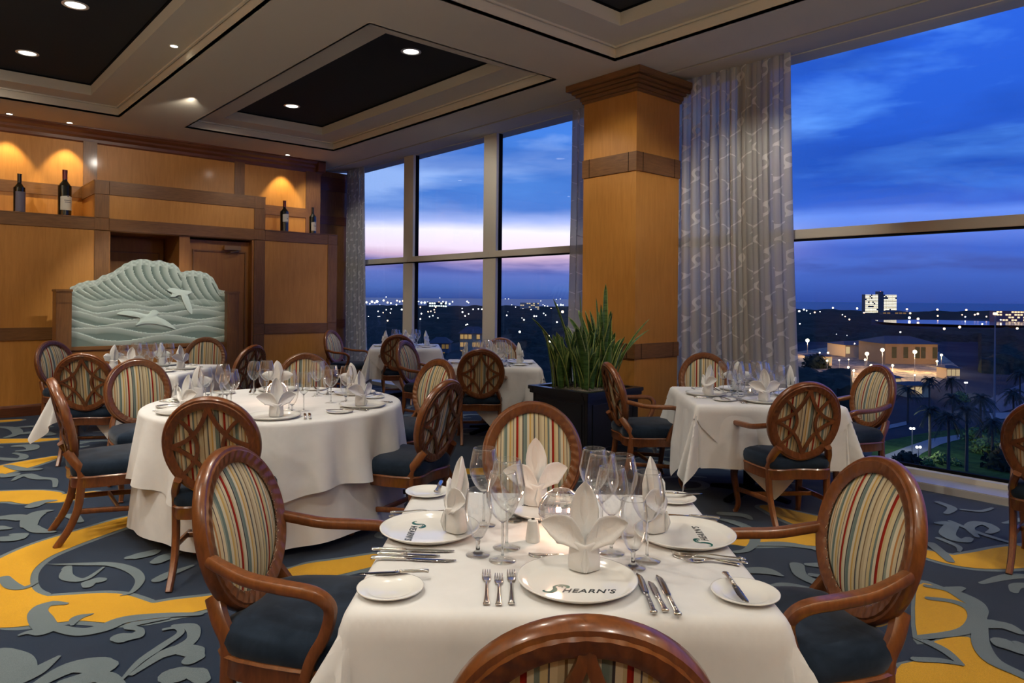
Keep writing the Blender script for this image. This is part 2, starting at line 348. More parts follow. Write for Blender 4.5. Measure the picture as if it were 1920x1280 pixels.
Z4 = ((125,430,.03),(200,442,.09),(290,480,.09),(322,540,.08),(280,590,.06),(220,602,.05)), ((540,670,.1),(560,720,.09),(640,762,.09),(770,812,.05)), ((600,668,.06),(690,675,.1),(700,700,.05)), ((620,722,.06),(690,732,.06)), ((380,800,.05),(480,785,.14),(600,800,.1)), ((420,830,.05),(520,850,.08)), ((290,700,.1),(380,702,.12),(470,730,.02)), ((580,888,.1),(640,930,.1),(740,962,.1),(860,1000,.08)), ((700,880,.12),(760,860,.1),(850,860,.06)), \
     ((1220,780,.05),(1330,800,.07),(1440,852,.12),(1500,900,.08),(1520,950,.02)), ((1350,800,.1),(1400,790,.05)), ((1230,845,.05),(1350,860,.06),(1450,900,.08),(1480,960,.1),(1400,1020,.07),(1180,1050,.05)), ((1500,985,.08),(1600,980,.12),(1700,1022,.06)), ((1500,985,.07),(1500,1080,.09),(1560,1170,.09),(1700,1240,.07),(1800,1290,.06)), ((1615,1078,.12),(1660,1112,.12),(1740,1110,.1),(1690,1080,.05)), ((1160,1165,.05),(1300,1172,.05),(1410,1195,.02)), ((1170,1050,.05),(1300,1110,.06),(1400,1190,.03)), \
     ((1280,530,.05),(1380,572,.05),(1385,600,.02)), ((1280,452,.07),(1350,452,.1),(1325,508,.12),(1400,545,.1),(1440,530,.06)), ((1480,522,.04),(1440,470,.08),(1500,448,.1),(1570,480,.08),(1540,502,.05)), ((1340,440,.04),(1500,505,.06),(1720,572,.04)), ((1280,342,.07),(1350,372,.08),(1320,400,.05)), ((1400,380,.04),(1500,388,.05),(1560,372,.03)), ((1240,560,.08),(1300,610,.08),(1340,650,.06)), ((640,590,.05),(740,600,.05),(860,620,.05)), ((340,560,.08),(480,560,.1),(620,580,.06)), ((150,400,.1),(260,410,.1),(300,430,.04))
for s in Z4: gstroke(px3(s, 1300, 820, .3594), True)
# the rest of the carpet: curls and gold bands laid out over the untraced floor
def curl(x, y, r, a0, sgn, w0):
    return [(x+r*(1-.17*k)*cos(a0+sgn*k*.75), y+r*(1-.17*k)*sin(a0+sgn*k*.75), w0*(.35+.65*sin(pi*min(1, (k+.6)/5.5)))) for k in range(6)]
def free(x, y, d): return all((x-a)**2+(y-b)**2 > d*d for a, b in traced)
base_traced = list(traced)
for gy in range(-4, 13, 2):
    for gx in range(-5, 6, 2):
        x = gx+.4+random.random()*.6; y = gy+random.random()*.8
        if all((x-a)**2+(y-b)**2 > .9 for a, b in base_traced) and x < 5.2:
            a = random.random()*6.3
            ystroke([(x-.7*cos(a), y-.7*sin(a), .08), (x-.35*cos(a)+.2*sin(a), y-.35*sin(a)-.2*cos(a), .22), (x, y, .28), (x+.35*cos(a)-.2*sin(a), y+.35*sin(a)+.2*cos(a), .22), (x+.7*cos(a), y+.7*sin(a), .08)])
for k in range(5000):
    x = random.uniform(XMIN, 6.0); y = random.uniform(YMIN, YMAX)
    if free(x, y, .34) and x < 5.9:
        r = random.uniform(.13, .22); gstroke(curl(x, y, r, random.random()*6.3, random.choice((-1, 1)), .07)); gstroke([(x+.28, y, .02), (x+.16, y+.16, .07), (x-.1, y+.25, .03)])
bmesh.ops.recalc_face_normals(bm, faces=bm.faces[:])
for f in bm.faces:
    if abs(f.normal.z) > .5 and f.calc_center_median().z > -.01 and f.normal.z < 0: f.normal_flip()
me = bpy.data.meshes.new('floor'); bm.to_mesh(me); bm.free()
for m_ in (C_NAVY, C_GREY, C_YEL): me.materials.append(m_)
fl = bpy.data.objects.new('floor', me); C.objects.link(fl); fl['kind'] = 'structure'
# ---- ceiling with coffers
cof = [(x0, x0+2.2, y0, y1) for x0 in (-4.4, -.03-.02, 3.0) for y0, y1 in ((-2.6, 4.45), (5.26, 10.22))]
cof = [((-3.15 if a < -4 else a), (-.85 if a < -4 else (2.17 if a < 1 else 5.2)), c, d) for a, b, c, d in cof]
bm = B(); IN = .38
xs = sorted({XMIN, 5.87, *[c[0] for c in cof], *[c[1] for c in cof]}); ys = sorted({YMIN, YMAX, *[c[2] for c in cof], *[c[3] for c in cof]})
for i in range(len(xs)-1):
    for j in range(len(ys)-1):
        mx, my = (xs[i]+xs[i+1])/2, (ys[j]+ys[j+1])/2
        if any(c[0] < mx < c[1] and c[2] < my < c[3] for c in cof): continue
        bx(bm, xs[i], xs[i+1], ys[j], ys[j+1], H, H+.02)
for x0, x1, y0, y1 in cof:
    def ringf(z0, z1, a, mi=0):
        bx(bm, x0+a-.02, x0+a, y0+a-.02, y1-a+.02, z0, z1, mi); bx(bm, x1-a, x1-a+.02, y0+a-.02, y1-a+.02, z0, z1, mi)
        bx(bm, x0+a, x1-a, y0+a-.02, y0+a, z0, z1, mi); bx(bm, x0+a, x1-a, y1-a, y1-a+.02, z0, z1, mi)
    ringf(H, Z1+.02, 0); ringf(Z1, Z2+.02, IN); ringf(Z1-.018, Z1, .03)
    bx(bm, x0, x0+IN-.02, y0, y1, Z1, Z1+.02); bx(bm, x1-IN+.02, x1, y0, y1, Z1, Z1+.02); bx(bm, x0+IN-.02, x1-IN+.02, y0, y0+IN-.02, Z1, Z1+.02); bx(bm, x0+IN-.02, x1-IN+.02, y1-IN+.02, y1, Z1, Z1+.02)
    bx(bm, x0+IN, x1-IN, y0+IN, y1-IN, Z2, Z2+.02, 1)
    ringf(Z2-.012, Z2, IN+.02, 2)
bx(bm, 5.87, 5.915, YMIN, YMAX, H+.05, H+.07, 2)      # curtain slot
vs = [bm.verts.new(p) for p in ((5.915, YMIN, H), (5.915, YMAX, H), (GX+.1, YMAX, H+.09), (GX+.1, YMIN, H+.09), (5.915, YMIN, H+.05), (5.915, YMAX, H+.05))]
bm.faces.new(vs[:4]); bm.faces.new((vs[0], vs[4], vs[5], vs[1]))
bx(bm, XMIN, GX+.3, YMIN, YMAX, 4.2, 4.25)
struct('ceiling', bm, [PLASTER, DARKC, BLACK])
# ---- panelled wood wall
YF, YB = 10.45, 11.25
OX0, OX1 = 2.12, 4.035                                    # door recess
bm = B()
bx(bm, XMIN, OX0, YF, YB, 0, 2.49); bx(bm, OX1, 5.385, YF, YB, 0, 2.49)
bx(bm, 1.96, 4.19, YF, YB, 2.335, 2.98)
bx(bm, XMIN, 5.39, YB, YB+.1, 0, H)
bx(bm, 5.385, 5.5, 10.46, 12.3, 0, H) if False else None
struct('wall_back', bm, W_PANEL)
bm = B()
G = .004
def hb(x0, x1, z0, z1, y=YF, t=.012): bx(bm, x0, x1, y-t, y+.001, z0, z1, 0, .002)
def vb(x0, x1, z0, z1, y=YF, t=.0121): bx(bm, x0, x1, y-t, y+.001, z0, z1, 1, .002)
for x0, x1 in ((XMIN, 1.955), (4.21, 5.23)):
    hb(x0, x1, .93, 1.085); hb(x0, x1, 2.34, 2.5)
hb(2.126, 4.04, 2.34, 2.50); hb(2.126, 4.04, 2.81, 2.985); hb(1.956, 2.12, .93, 1.085); hb(4.045, 4.205, .93, 1.085)
hb(5.236, 5.39, .93, 1.085); hb(5.236, 5.39, 2.34, 2.5)
for x0, x1 in ((1.955, 2.122), (4.04, 4.208)):
    vb(x0, x1, 0.14, .926); vb(x0, x1, 1.09, 2.336); vb(x0, x1, 2.344, 2.496); vb(x0, x1, 2.504, 2.806); vb(x0, x1, 2.81, 2.985)
vb(5.232, 5.392, .14, .926); vb(5.232, 5.392, 1.09, 2.336)
bx(bm, XMIN, 1.96, YF-.02, YB, 2.49, 2.503, 0); bx(bm, 4.2, 5.395, YF-.02, YB, 2.49, 2.503, 0)   # shelf tops
bx(bm, 5.385, 5.4, YF, YB, 0, 2.5, 1)
# side of the middle block and upper wall
bx(bm, 1.948, 1.9605, YF, YB, 2.81, 2.985, 0); bx(bm, 4.19, 4.2, YF, YB, 2.5, 2.985, 1)
hb(XMIN, 1.955, 2.83, 2.985, YB); hb(4.2, 5.38, 2.83, 2.985, YB)
vb(1.96, 2.13, 2.985, 3.66, YB); vb(4.03, 4.19, 2.985, 3.66, YB); vb(5.22, 5.40, 2.5, 3.66, YB); vb(XMIN+.1, -.6, 2.5, 3.66, YB)
bx(bm, 1.945, 4.215, YF-.014, YB, 2.98, 2.992, 0)
struct('trim_1', bm, [W_BAND, W_STILE])
bm = B()   # crown
prof = [(YB, 3.60), (YB-.012, 3.62), (YB-.018, 3.66), (YB-.05, 3.69), (YB-.06, 3.72), (YB-.10, 3.75), (YB-.115, 3.775), (YB-.13, 3.78), (YB-.13, H+.01), (YB, H+.01)]
def extr(bm, prof, x0, x1, mi=0):
    a = [bm.verts.new((x0, y, z)) for y, z in prof]; b = [bm.verts.new((x1, y, z)) for y, z in prof]
    for i in range(len(prof)): j = (i+1) % len(prof); bm.faces.new((a[i], a[j], b[j], b[i])).material_index = mi
    bm.faces.new(a); bm.faces.new(b[::-1])
extr(bm, prof, XMIN, 5.52)
bx(bm, 5.39, 5.52, YB-.13, YMAX, 3.62, H)
struct('trim_2', bm, W_CROWN)
bm = B(); prof = [(YF, 0), (YF-.03, 0), (YF-.03, .11), (YF-.022, .13), (YF-.012, .14), (YF, .14)]
extr(bm, prof, XMIN, OX0); extr(bm, prof, OX1, 5.4); struct('baseboard_back', bm, W_CROWN)
bm = B(); bx(bm, 5.39, GX+.1, 12.0, 12.1, 0, H); bx(bm, 5.39, 5.49, YB, 12.0, 0, H)
bx(bm, 5.39, GX, 11.985, 12.0, 2.83, 2.985, 1); bx(bm, 5.39, GX, 11.985, 12.0, 3.45, 3.7, 1); bx(bm, 5.39, GX, 11.985, 12.0, .93, 1.085, 1)
struct('wall_corner', bm, [W_STILE, W_CROWN])
# recess with the doors
bm = B(); bx(bm, OX0-.02, OX1+.02, YB-.02, YB, 0, 2.335); bx(bm, OX0, OX0+.02, YF, YB, 0, 2.335); bx(bm, OX1-.02, OX1, YF, YB, 0, 2.335); bx(bm, OX0, OX1, YF, YB, 2.33, 2.345)
bx(bm, 3.0, 3.14, YF+.02, YB, 0, 2.33)
struct('wall_recess', bm, W_DARKDOOR)
d1 = thing('door_1', 'brown wooden door with brass closer bar behind the wave screen', 'door'); d1['kind'] = 'structure'
bm = B(); bx(bm, 3.14, 4.02, YF+.1, YF+.15, 0, 2.3, 0, .004); obj('door_leaf', bm, W_DARKDOOR, d1)
bm = B()
for a in (0,):
    bx(bm, 3.2, 3.96, YF+.085, YF+.1, 2.14, 2.16); bx(bm, 3.2, 3.22, YF+.085, YF+.1, .3, 2.14); bx(bm, 3.94, 3.96, YF+.085, YF+.1, .3, 2.14)
obj('door_moulding', bm, W_STILE, d1)
bm = B(); bx(bm, 3.62, 3.86, YF+.02, YF+.085, 2.17, 2.235, 0, .006); sweep(bm, [(3.84, YF+.05, 2.16), (3.7, YF-.0, 2.14), (3.66, YF+.06, 2.12)], .015, .01); obj('door_closer', bm, BRASS, d1)
d2 = thing('door_2', 'dark recessed wooden door behind the left of the wave screen', 'door'); d2['kind'] = 'structure'
bm = B(); bx(bm, OX0+.03, 2.98, YB-.08, YB-.03, 0, 2.3, 0, .004); obj('door_leaf', bm, W_DARKDOOR, d2)
bm = B(); bx(bm, 2.2, 2.93, YB-.095, YB-.08, 2.1, 2.12); bx(bm, 2.2, 2.22, YB-.095, YB-.08, .3, 2.1); bx(bm, 2.91, 2.93, YB-.095, YB-.08, .3, 2.1); obj('door_moulding', bm, W_STILE, d2)
# walls behind the camera
bm = B(); bx(bm, XMIN-.1, XMIN, YMIN, YMAX, 0, H); struct('wall_left', bm, W_PANEL)
bm = B(); bx(bm, XMIN, GX, YMIN-.1, YMIN, 0, H); struct('wall_front', bm, W_PANEL)
# ---- column
KX, KY, KS = 5.6, 4.5, .72
bm = B(); bx(bm, KX, KX+KS, KY, KY+KS, 0, H, 0)
def kband(z0, z1, e=.012):
    bx(bm, KX-e, KX+KS+e, KY-e, KY+KS+e, z0, z1, 1, .003)
    for q in (.1,): pass
kband(2.80, 2.995); kband(.905, 1.055); kband(0, .14, .025)
for e, z0, z1 in ((.02, 3.60, 3.63), (.035, 3.63, 3.67), (.07, 3.67, 3.70), (.10, 3.70, 3.735), (.145, 3.735, H+.005)): bx(bm, KX-e, KX+KS+e, KY-e, KY+KS+e, z0, z1, 2, .006)
for z0, z1 in ((2.8, 2.995), (.905, 1.055)):          # vertical inlay joints in the bands
    for q in (.09, KS-.09-.006):
        bx(bm, KX-.0135, KX-.01, KY+q, KY+q+.006, z0, z1, 3); bx(bm, KX+q, KX+q+.006, KY-.0135, KY-.01, z0, z1, 3)
struct('column', bm, [W_PANEL, W_BAND, W_BAND, BLACK])
# ---- windows
TZ0, TZ1 = 2.09, 2.18
def window(n, y0, y1, m0=True):
    w_ = bpy.data.objects.new('window_%d' % n, None); C.objects.link(w_); w_['kind'] = 'structure'
    bm = B(); bx(bm, GX-.10, GX+.02, y0, y1, TZ0, TZ1, 0, .004); bx(bm, GX-.10, GX+.02, y0, y1, .06, .1); bx(bm, GX-.06, GX+.02, y0, y1, 3.86, 3.95)
    bx(bm, GX-.095, GX+.01, y0, y1, TZ0-.014, TZ0, 1); bx(bm, GX-.03, GX+.01, y0, y1, .1, .125, 1)
    if m0: bx(bm, GX-.09, GX+.02, y0-.145, y0+.145, .06, 3.95, 0, .004); bx(bm, GX-.045, GX+.02, y0-.152, y0-.145, .06, 3.92, 1)
    obj('window_frame', bm, [ALU, BLACK], w_, False)
    for nm, z0, z1 in (('upper_pane', TZ1, 3.9), ('lower_pane', .1, TZ0)):
        bm = B(); bx(bm, GX-.004, GX+.004, y0, y1, z0, z1); obj(nm, bm, PANE, w_, False)
window(1, 10.0, 12.0); window(2, 7.86, 10.0); window(3, 5.6, 7.86); window(4, 3.75, 5.6); window(5, -4.5, 3.75, False)
bm = B(); bx(bm, 6.2, GX+.1, YMIN, YMAX, -.05, .06, 0, .006); struct('trim_3', bm, SILLM)
bm = B(); bx(bm, GX, GX+.3, YMIN-.1, YMAX, 3.9, 4.25); bx(bm, GX+.05, GX+.3, YMIN-.1, YMAX, -3, .05); struct('wall_right', bm, ALU)
# ---- sheer curtains
def curtain_b(t, b):
    g = t.new('ShaderNodeTexCoord').outputs['UV']
    s = t.new('ShaderNodeSeparateXYZ', ins={0: g}); u, v = s.outputs[0], s.outputs[1]
    # ogee scroll pattern: rings of an alternating lattice with a mirrored wave
    a = t.math('MULTIPLY', u, 4.2*pi); bb = t.math('MULTIPLY', v, 2.2*pi*2)
    w1 = t.math('ADD', t.math('SINE', a), t.math('MULTIPLY', t.math('SINE', bb), 1.0))
    w2 = t.math('ABSOLUTE', t.math('ADD', w1, t.math('MULTIPLY', t.math('SINE', t.math('MULTIPLY', bb, 3)), .35)))
    gap = t.math('GREATER_THAN', t.math('SINE', t.math('ADD', t.math('MULTIPLY', bb, 2.0), a)), -.35)
    pat = t.math('MULTIPLY', t.math('LESS_THAN', w2, .17), gap)
    col = t.mix(pat, (.47, .46, .43, 1), (.68, .67, .63, 1)); t.l.new(col, b.inputs['Base Color'])
    b.inputs['Roughness'].default_value = .7
    out = t.n['Material Output']; tr = t.new('ShaderNodeBsdfTranslucent', ins={0: col}); tp = t.new('ShaderNodeBsdfTransparent')
    m1 = t.new('ShaderNodeMixShader', ins={0: .22, 1: b.outputs[0], 2: tr.outputs[0]})
    al = t.math('ADD', .93, t.math('MULTIPLY', pat, .06))
    m2 = t.new('ShaderNodeMixShader', ins={0: al, 1: tp.outputs[0], 2: m1.outputs[0]}); t.l.new(m2.outputs[0], out.inputs[0])
CURT = mat('sheer_curtain', rough=.7, spec=.1, build=curtain_b)
def curtain(label, ya, yb, ybb, folds, seed, x=6.36, name='curtain'):
    rnd = random.Random(seed); bm = B(); uv = bm.loops.layers.uv.new('UVMap'); N = folds*10; rows = 26
    ph = [rnd.uniform(-.5, .5) for _ in range(folds+2)]; am = [rnd.uniform(.55, 1.2) for _ in range(folds+2)]
    grid = []
    for j in range(rows+1):
        f = j/rows; z = 3.86-f*(3.86-.065); row = []
        for i in range(N+1):
            s = i/N; k = s*folds; ki = int(k); am_ = am[ki]*(1-(k-ki))+am[ki+1]*(k-ki); p = ph[ki]*(1-(k-ki))+ph[ki+1]*(k-ki)
            ye = yb+(ybb-yb)*(f**1.6)
            y = ya+(ye-ya)*s+.012*sin(4*pi*k+p); xx = x+.045*am_*(.35+.65*min(1, f*3+.2))*sin(2*pi*k+p*1.5+.25*sin(3*f+ki))
            row.append(bm.verts.new((xx, y, z)))
        grid.append(row)
    for j in range(rows):
        for i in range(N):
            fc = bm.faces.new((grid[j][i], grid[j][i+1], grid[j+1][i+1], grid[j+1][i]))
            for lp, (a, b_) in zip(fc.loops, ((i, j), (i+1, j), (i+1, j+1), (i, j+1))): lp[uv].uv = (a/N*folds*.16*1.35, b_/rows*3.8)
    o = obj(name, bm, CURT); tag(o, label, 'curtain'); return o
curtain('wide pale sheer curtain between the wood column and the large window', 5.0, 3.28, 3.13, 15, 2)
curtain('narrow strip of sheer curtain on the far side of the wood column', 5.3, 6.13, 6.2, 7, 5)
curtain('sheer patterned curtain in the corner by the panelled wall', 11.95, 11.3, 11.1, 8, 9)
# ================================================================== LIGHTS
def spot(loc, target, e, size=60, blend=.6, col=(1, .84, .62), r=.05):
    l = bpy.data.lights.new('spot', 'SPOT'); l.energy = e; l.spot_size = radians(size); l.spot_blend = blend; l.color = col; l.shadow_soft_size = r
    o = bpy.data.objects.new('spot_lamp', l); C.objects.link(o); o.location = loc
    o.rotation_euler = (Vector(target)-Vector(loc)).to_track_quat('-Z', 'Y').to_euler(); return o
def downlight(x, y, z, lbl, small=False, grp=None):
    t = thing('recessed_light', lbl, 'ceiling light', (x, y, z), 0, grp); r = .035 if small else .085
    bm = B(); lathe(bm, [(r*1.25, 0), (r*1.25, -.004), (r, -.006), (r*.93, .0)], 24); obj('trim_ring', bm, CHINA, t)
    bm = B(); lathe(bm, [(0, -.002), (r*.93, -.002)], 24); obj('lamp_face', bm, E_HALO if small else E_DOWN, t)
WARM = (1, .915, .79)
for x, y, lb in ((1.051, 9.02, 'round ceiling light in the top left dark coffer, the farther one'), (1.19, 7.231, 'round ceiling light at the top left picture edge, nearer one'), (4.0, 9.06, 'round ceiling light at the far end of the middle dark coffer'), (4.02, 6.2, 'round ceiling light at the near end of the middle dark coffer')):
    downlight(x, y, Z2-.001, lb)
for x, y, lb in ((1.10, 11.02, 'tiny ceiling spotlight above the leftmost niche bottle'), (1.76, 11.02, 'tiny ceiling spotlight above the label-fronted niche bottle'), (4.80, 11.02, 'tiny ceiling spotlight above the two bottles on the right')):
    downlight(x, y, H-.001, lb, True); spot((x, y, H-.03), (x, y+.12, 2.6), 70, 66, .45, (1, .78, .42), .02)
downlight(2.034, 7.327, Z1-.001, 'small bright halogen spotlight on the coffer ledge', True)
spot((2.034, 7.327, Z1-.04), (1.8, 6.3, .8), 120, 60, .6, WARM)
TC = {'T1': (1.51, 1.505, radians(-42.5), 1.04), 'T3': (1.88, 7.56, radians(-40), 1.06), 'T4': (5.74, 8.92, radians(-33), 1.03), 'T5': (5.04, 6.06, radians(-38), 1.03), 'T6': (4.93, 2.84, radians(-44), 1.05)}
SP = [((2.1, 3.0, 3.8), (1.45, 1.3, .77), 42, 50), ((.75, .5, 3.9), (1.45, 1.4, .77), 20, 50),
      ((1.05, 5.9, 3.9), (2.0, 4.6, .77), 100, 66), ((3.1, 3.6, 3.9), (2.1, 4.6, .77), 45, 60),
      ((1.19, 7.23, 4.0), (1.2, 6.6, 0), 90, 80), ((1.05, 9.02, 4.0), (1.5, 8.2, 0), 90, 80), ((.6, 6.6, 3.8), (2.2, 7.7, .77), 80, 60),
      ((4.0, 9.06, 4.0), (5.3, 8.8, .77), 80, 74), ((4.02, 6.2, 4.0), (4.95, 6.1, .77), 85, 62), ((3.4, 3.9, 3.9), (4.9, 2.9, .77), 120, 46), ((4.1, 1.5, 3.9), (4.9, 2.6, .77), 40, 60),
      ((0, 4.2, 3.9), (.1, 4.8, 0), 120, 85), ((-.6, 6.5, 3.9), (.3, 6.6, 0), 120, 80), ((2.7, 7.5, 3.9), (2.5, 9.92, 1.5), 270, 38),
      ((.6, 2.2, 3.9), (.6, 3.0, 0), 85, 80), ((3.8, .2, 3.9), (3.9, .9, 0), 55, 80), ((3.0, 4.6, 3.85), (3.6, 4.2, 0), 35, 70),
      ((4.3, 3.9, 3.75), (5.6, 4.9, 2.2), 45, 66), ((4.3, 5.6, 3.75), (5.6, 4.9, 2.0), 36, 66), ((5.0, 2.9, 3.75), (6.3, 3.9, 1.5), 75, 80), ((4.9, 7.2, 3.75), (6.4, 8.4, 1.9), 60, 100), ((4.9, 10.6, 3.75), (6.2, 11.4, 1.6), 40, 80), ((5.3, 0.8, 3.75), (6.3, .6, .2), 30, 90),  # curtain and window-wall spots here are added to brighten them, with no fixture
      ((0.3, 8.2, 3.78), (.6, 10.4, 2.2), 75, 90), ((4.4, 8.9, 3.78), (4.4, 10.4, 2.2), 38, 90), ((2.6, 8.6, 3.78), (2.8, 10.6, 3.0), 40, 80)]
for l, t_, e, s in SP: spot((l[0], l[1], l[2] if l[2] == 4.0 else 3.77), t_, e*1.12, s, .6, WARM, .035)
# wide fill spots added out of view, where the room's other downlights would sit
for x, y, e in ((-2.0, -1.0, 230), (-2.0, 2.2, 230), (-2.0, 6.0, 230), (-2, 9, 230), (1.07, -1.2, 150), (4.1, -1.2, 170), (1.07, 3.2, 110)):
    spot((x, y, Z2-.06), (x, y, 0), e, 130, .8, WARM, .08)
# unseen upward area lamps added as fill to brighten the ceiling
for x, y, e in ((-3.6, 1.0, 130), (-3.6, 6.0, 110), (.6, -2.6, 130), (3.6, -2.8, 110)):
    l = bpy.data.lights.new('fill_uplight', 'AREA'); l.energy = e; l.shape = 'DISK'; l.size = .8; l.color = (1, .90, .74)
    o = bpy.data.objects.new('fill_uplight', l); C.objects.link(o); o.location = (x, y, 2.3); o.rotation_euler = (pi, 0, 0)
# ================================================================== CHAIRS
def ell(a, b, t, off=0): return (a*cos(t), b*sin(t))
ZB0, ZB1 = .465, .99; BA = .247; BBh = (ZB1-ZB0)/2
TILT = atan2(.125, ZB1-ZB0); BC = Vector((0, -.285, (ZB0+ZB1)/2)); Vt = Vector((0, -sin(TILT), cos(TILT))); Nf = Vector((0, cos(TILT), sin(TILT))); BBh = BBh/cos(TILT)
def bp(x, v, n=0): return BC+Vector((x, 0, 0))+Vt*v+Nf*(n+.35*x*x)          # back-plane coords, curved to wrap the sitter
def ering(a, b, n, N=64): return [bp(a*cos(2*pi*k/N), b*sin(2*pi*k/N), n) for k in range(N)]
def make_chair(arms):
    t = thing('dining_armchair' if arms else 'dining_chair', '', 'chair')
    # oval frame
    bm = B(); a, b = BA-.026, BBh-.026
    rad = lambda i, p, tg: (p-BC)
    sweep(bm, ering(a, b, 0), .052, .048, rad, 10, 3.2, True); obj('back_frame', bm, W_CHAIR, t)
    for sgn, nm in ((1, 'front_carving'), (-1, 'rear_carving')):             # gadrooned band
        bm = B(); N = 240; R = []
        for i in range(N):
            th = 2*pi*i/N; row = []
            for j in range(6):
                f = j/5; aa = BA-.012-.048*f; b_ = BBh-.012-.048*f
                hgt = .0285-.007*f+.0016*sin(38*th+f*5.5)*sin(pi*f)
                if j in (0, 5): hgt = .018
                row.append(bm.verts.new(bp(aa*cos(th), b_*sin(th), sgn*hgt)))
            R.append(row)
        for i in range(N):
            for j in range(5): bm.faces.new((R[i][j], R[(i+1) % N][j], R[(i+1) % N][j+1], R[i][j+1]))
        obj(nm, bm, W_CHAIR, t)
    # upholstered pads
    def pad(n0, dome, sgn, nm):
        bm = B(); N = 48; ca, cb = BA-.05, BBh-.05; rings = []
        for q in range(9):
            s = q/8; hgt = n0+sgn*dome*(1-(s**2.6))
            rings.append([bm.verts.new(bp(ca*s*cos(2*pi*k/N), cb*s*sin(2*pi*k/N), hgt)) for k in range(N)] if q else [bm.verts.new(bp(0, 0, hgt))])
        for q in range(8):
            for k in range(N):
                if q == 0: bm.faces.new((rings[0][0], rings[1][k], rings[1][(k+1) % N]))
                else: bm.faces.new((rings[q][k], rings[q+1][k], rings[q+1][(k+1) % N], rings[q][(k+1) % N]))
        return obj(nm, bm, STRIPE, t)
    pd = pad(.006, .036, 1, 'back_cushion'); pad(-.004, .004, -1, 'back_panel')
    bm = B(); sweep(bm, ering(BA-.054, BBh-.054, .016, 220), .011, .006, rad, 6, 2, True, twist=.55); obj('piping', bm, CORD, pd)
    # lattice on the rear
    bm = B(); ia, ib = BA-.045, BBh-.045; n = -.017
    def arc(p, q, c, w=.021):
        P = [Vector((*p, 0)), Vector((*c, 0)), Vector((*q, 0))]; pts = []
        for i in range(13):
            s = i/12; v = P[0]*(1-s)**2+P[1]*2*s*(1-s)+P[2]*s*s; pts.append(bp(v.x, v.y, n))
        sweep(bm, pts, w, .014, lambda i, p_, tg: tg.cross(Nf), 6, 4)
    for sx in (1, -1):
        for sy in (1, -1):
            arc((0, sy*ib), (sx*ia, 0), (sx*ia*.24, sy*ib*.17), .024)
        arc((sx*ia*.74, ib*.68), (sx*ia*.74, -ib*.68), (-sx*ia*.12, 0))
    obj('lattice', bm, W_CHAIR, t)
    # seat
    def outline(w0, w1, y0, y1, z, k=7):
        pts = [(-w0/2, y0), (-w1/2, y1-.05), (-w1/2+.05, y1-.004), (0, y1+.025), (w1/2-.05, y1-.004), (w1/2, y1-.05), (w0/2, y0), (0, y0-.012)]
        return pts
    def slab(nm, m, rows, bev=None):
        bm = B(); rr = []
        for (sc_, z) in rows:
            base = smoothpath([(x, y, 0) for x, y in outline(.42, .53, -.215, .245, 0)], 5, True)
            c = Vector((0, .02, 0)); rr.append([bm.verts.new((c.x+(p.x-c.x)*sc_, c.y+(p.y-c.y)*sc_, z)) for p in base])
        for a_, b_ in zip(rr, rr[1:]):
            for k in range(len(a_)): bm.faces.new((a_[k], a_[(k+1) % len(a_)], b_[(k+1) % len(a_)], b_[k]))
        bm.faces.new(rr[0][::-1]); bm.faces.new(rr[-1]); return obj(nm, bm, m, t)
    slab('seat_rail', W_CHAIR, [(.93, .335), (.99, .34), (1.0, .35), (1.0, .395), (1.02, .402), (1.0, .41)])
    slab('seat_cushion', VELVET, [(.97, .405), (1.0, .42), (1.015, .445), (1.0, .47), (.95, .488), (.82, .5), (.6, .508), (.3, .512), (.05, .513)])
    for s in (-1, 1):
        bm = B(); P = smoothpath([(.232*s, .20, .40), (.238*s, .215, .34), (.245*s, .232, .27), (.235*s, .222, .17), (.225*s, .205, .07), (.232*s, .222, .015), (.235*s, .23, .0)], 4)
        n_ = len(P); ws = [.056-.026*min(1, (i/n_)*1.25)+(.008 if i > n_-4 else 0) for i in range(n_)]
        sweep(bm, P, ws, ws, (1, 0, 0), 8, 3.5); obj('front_leg', bm, W_CHAIR, t)
        bm = B(); P = smoothpath([(.165*s, -.272, .56), (.19*s, -.235, .50), (.2*s, -.2, .44), (.2*s, -.2, .36), (.195*s, -.215, .22), (.19*s, -.26, .1), (.188*s, -.325, .0)], 4)
        n_ = len(P); ws = [.041-.009*i/n_ for i in range(n_)]; hs = [.056-.018*i/n_ for i in range(n_)]
        sweep(bm, P, ws, hs, (1, 0, 0), 8, 3.5); obj('rear_leg', bm, W_CHAIR, t)
        bm = B(); sweep(bm, smoothpath([(.228*s, .205, .165), (.212*s, 0, .185), (.194*s, -.225, .2)], 4), .02, .032, (1, 0, 0), 8, 4); obj('stretcher', bm, W_CHAIR, t)
    bm = B(); sweep(bm, [(-.212, 0, .185), (.212, 0, .185)], .03, .02, (0, 0, 1), 8, 4); obj('stretcher', bm, W_CHAIR, t)
    if arms:
        for s in (-1, 1):
            bm = B(); P = smoothpath([(.222*s, -.262, .70), (.243*s, -.2, .685), (.268*s, -.1, .665), (.29*s, .02, .66), (.30*s, .11, .655), (.297*s, .155, .632), (.287*s, .165, .595), (.272*s, .14, .52), (.266*s, .1, .45), (.264*s, .08, .385)], 4)
            n_ = len(P); ws = [.034+.013*sin(pi*min(1, i/(n_*.6))) for i in range(n_)]
            sweep(bm, P, ws, .036, (1, 0, 0), 10, 3.4); obj('arm', bm, W_CHAIR, t)
    return t
proto_arm, proto_no = make_chair(True), make_chair(False)
used = {True: False, False: False}
FANG = pi/2-YAW
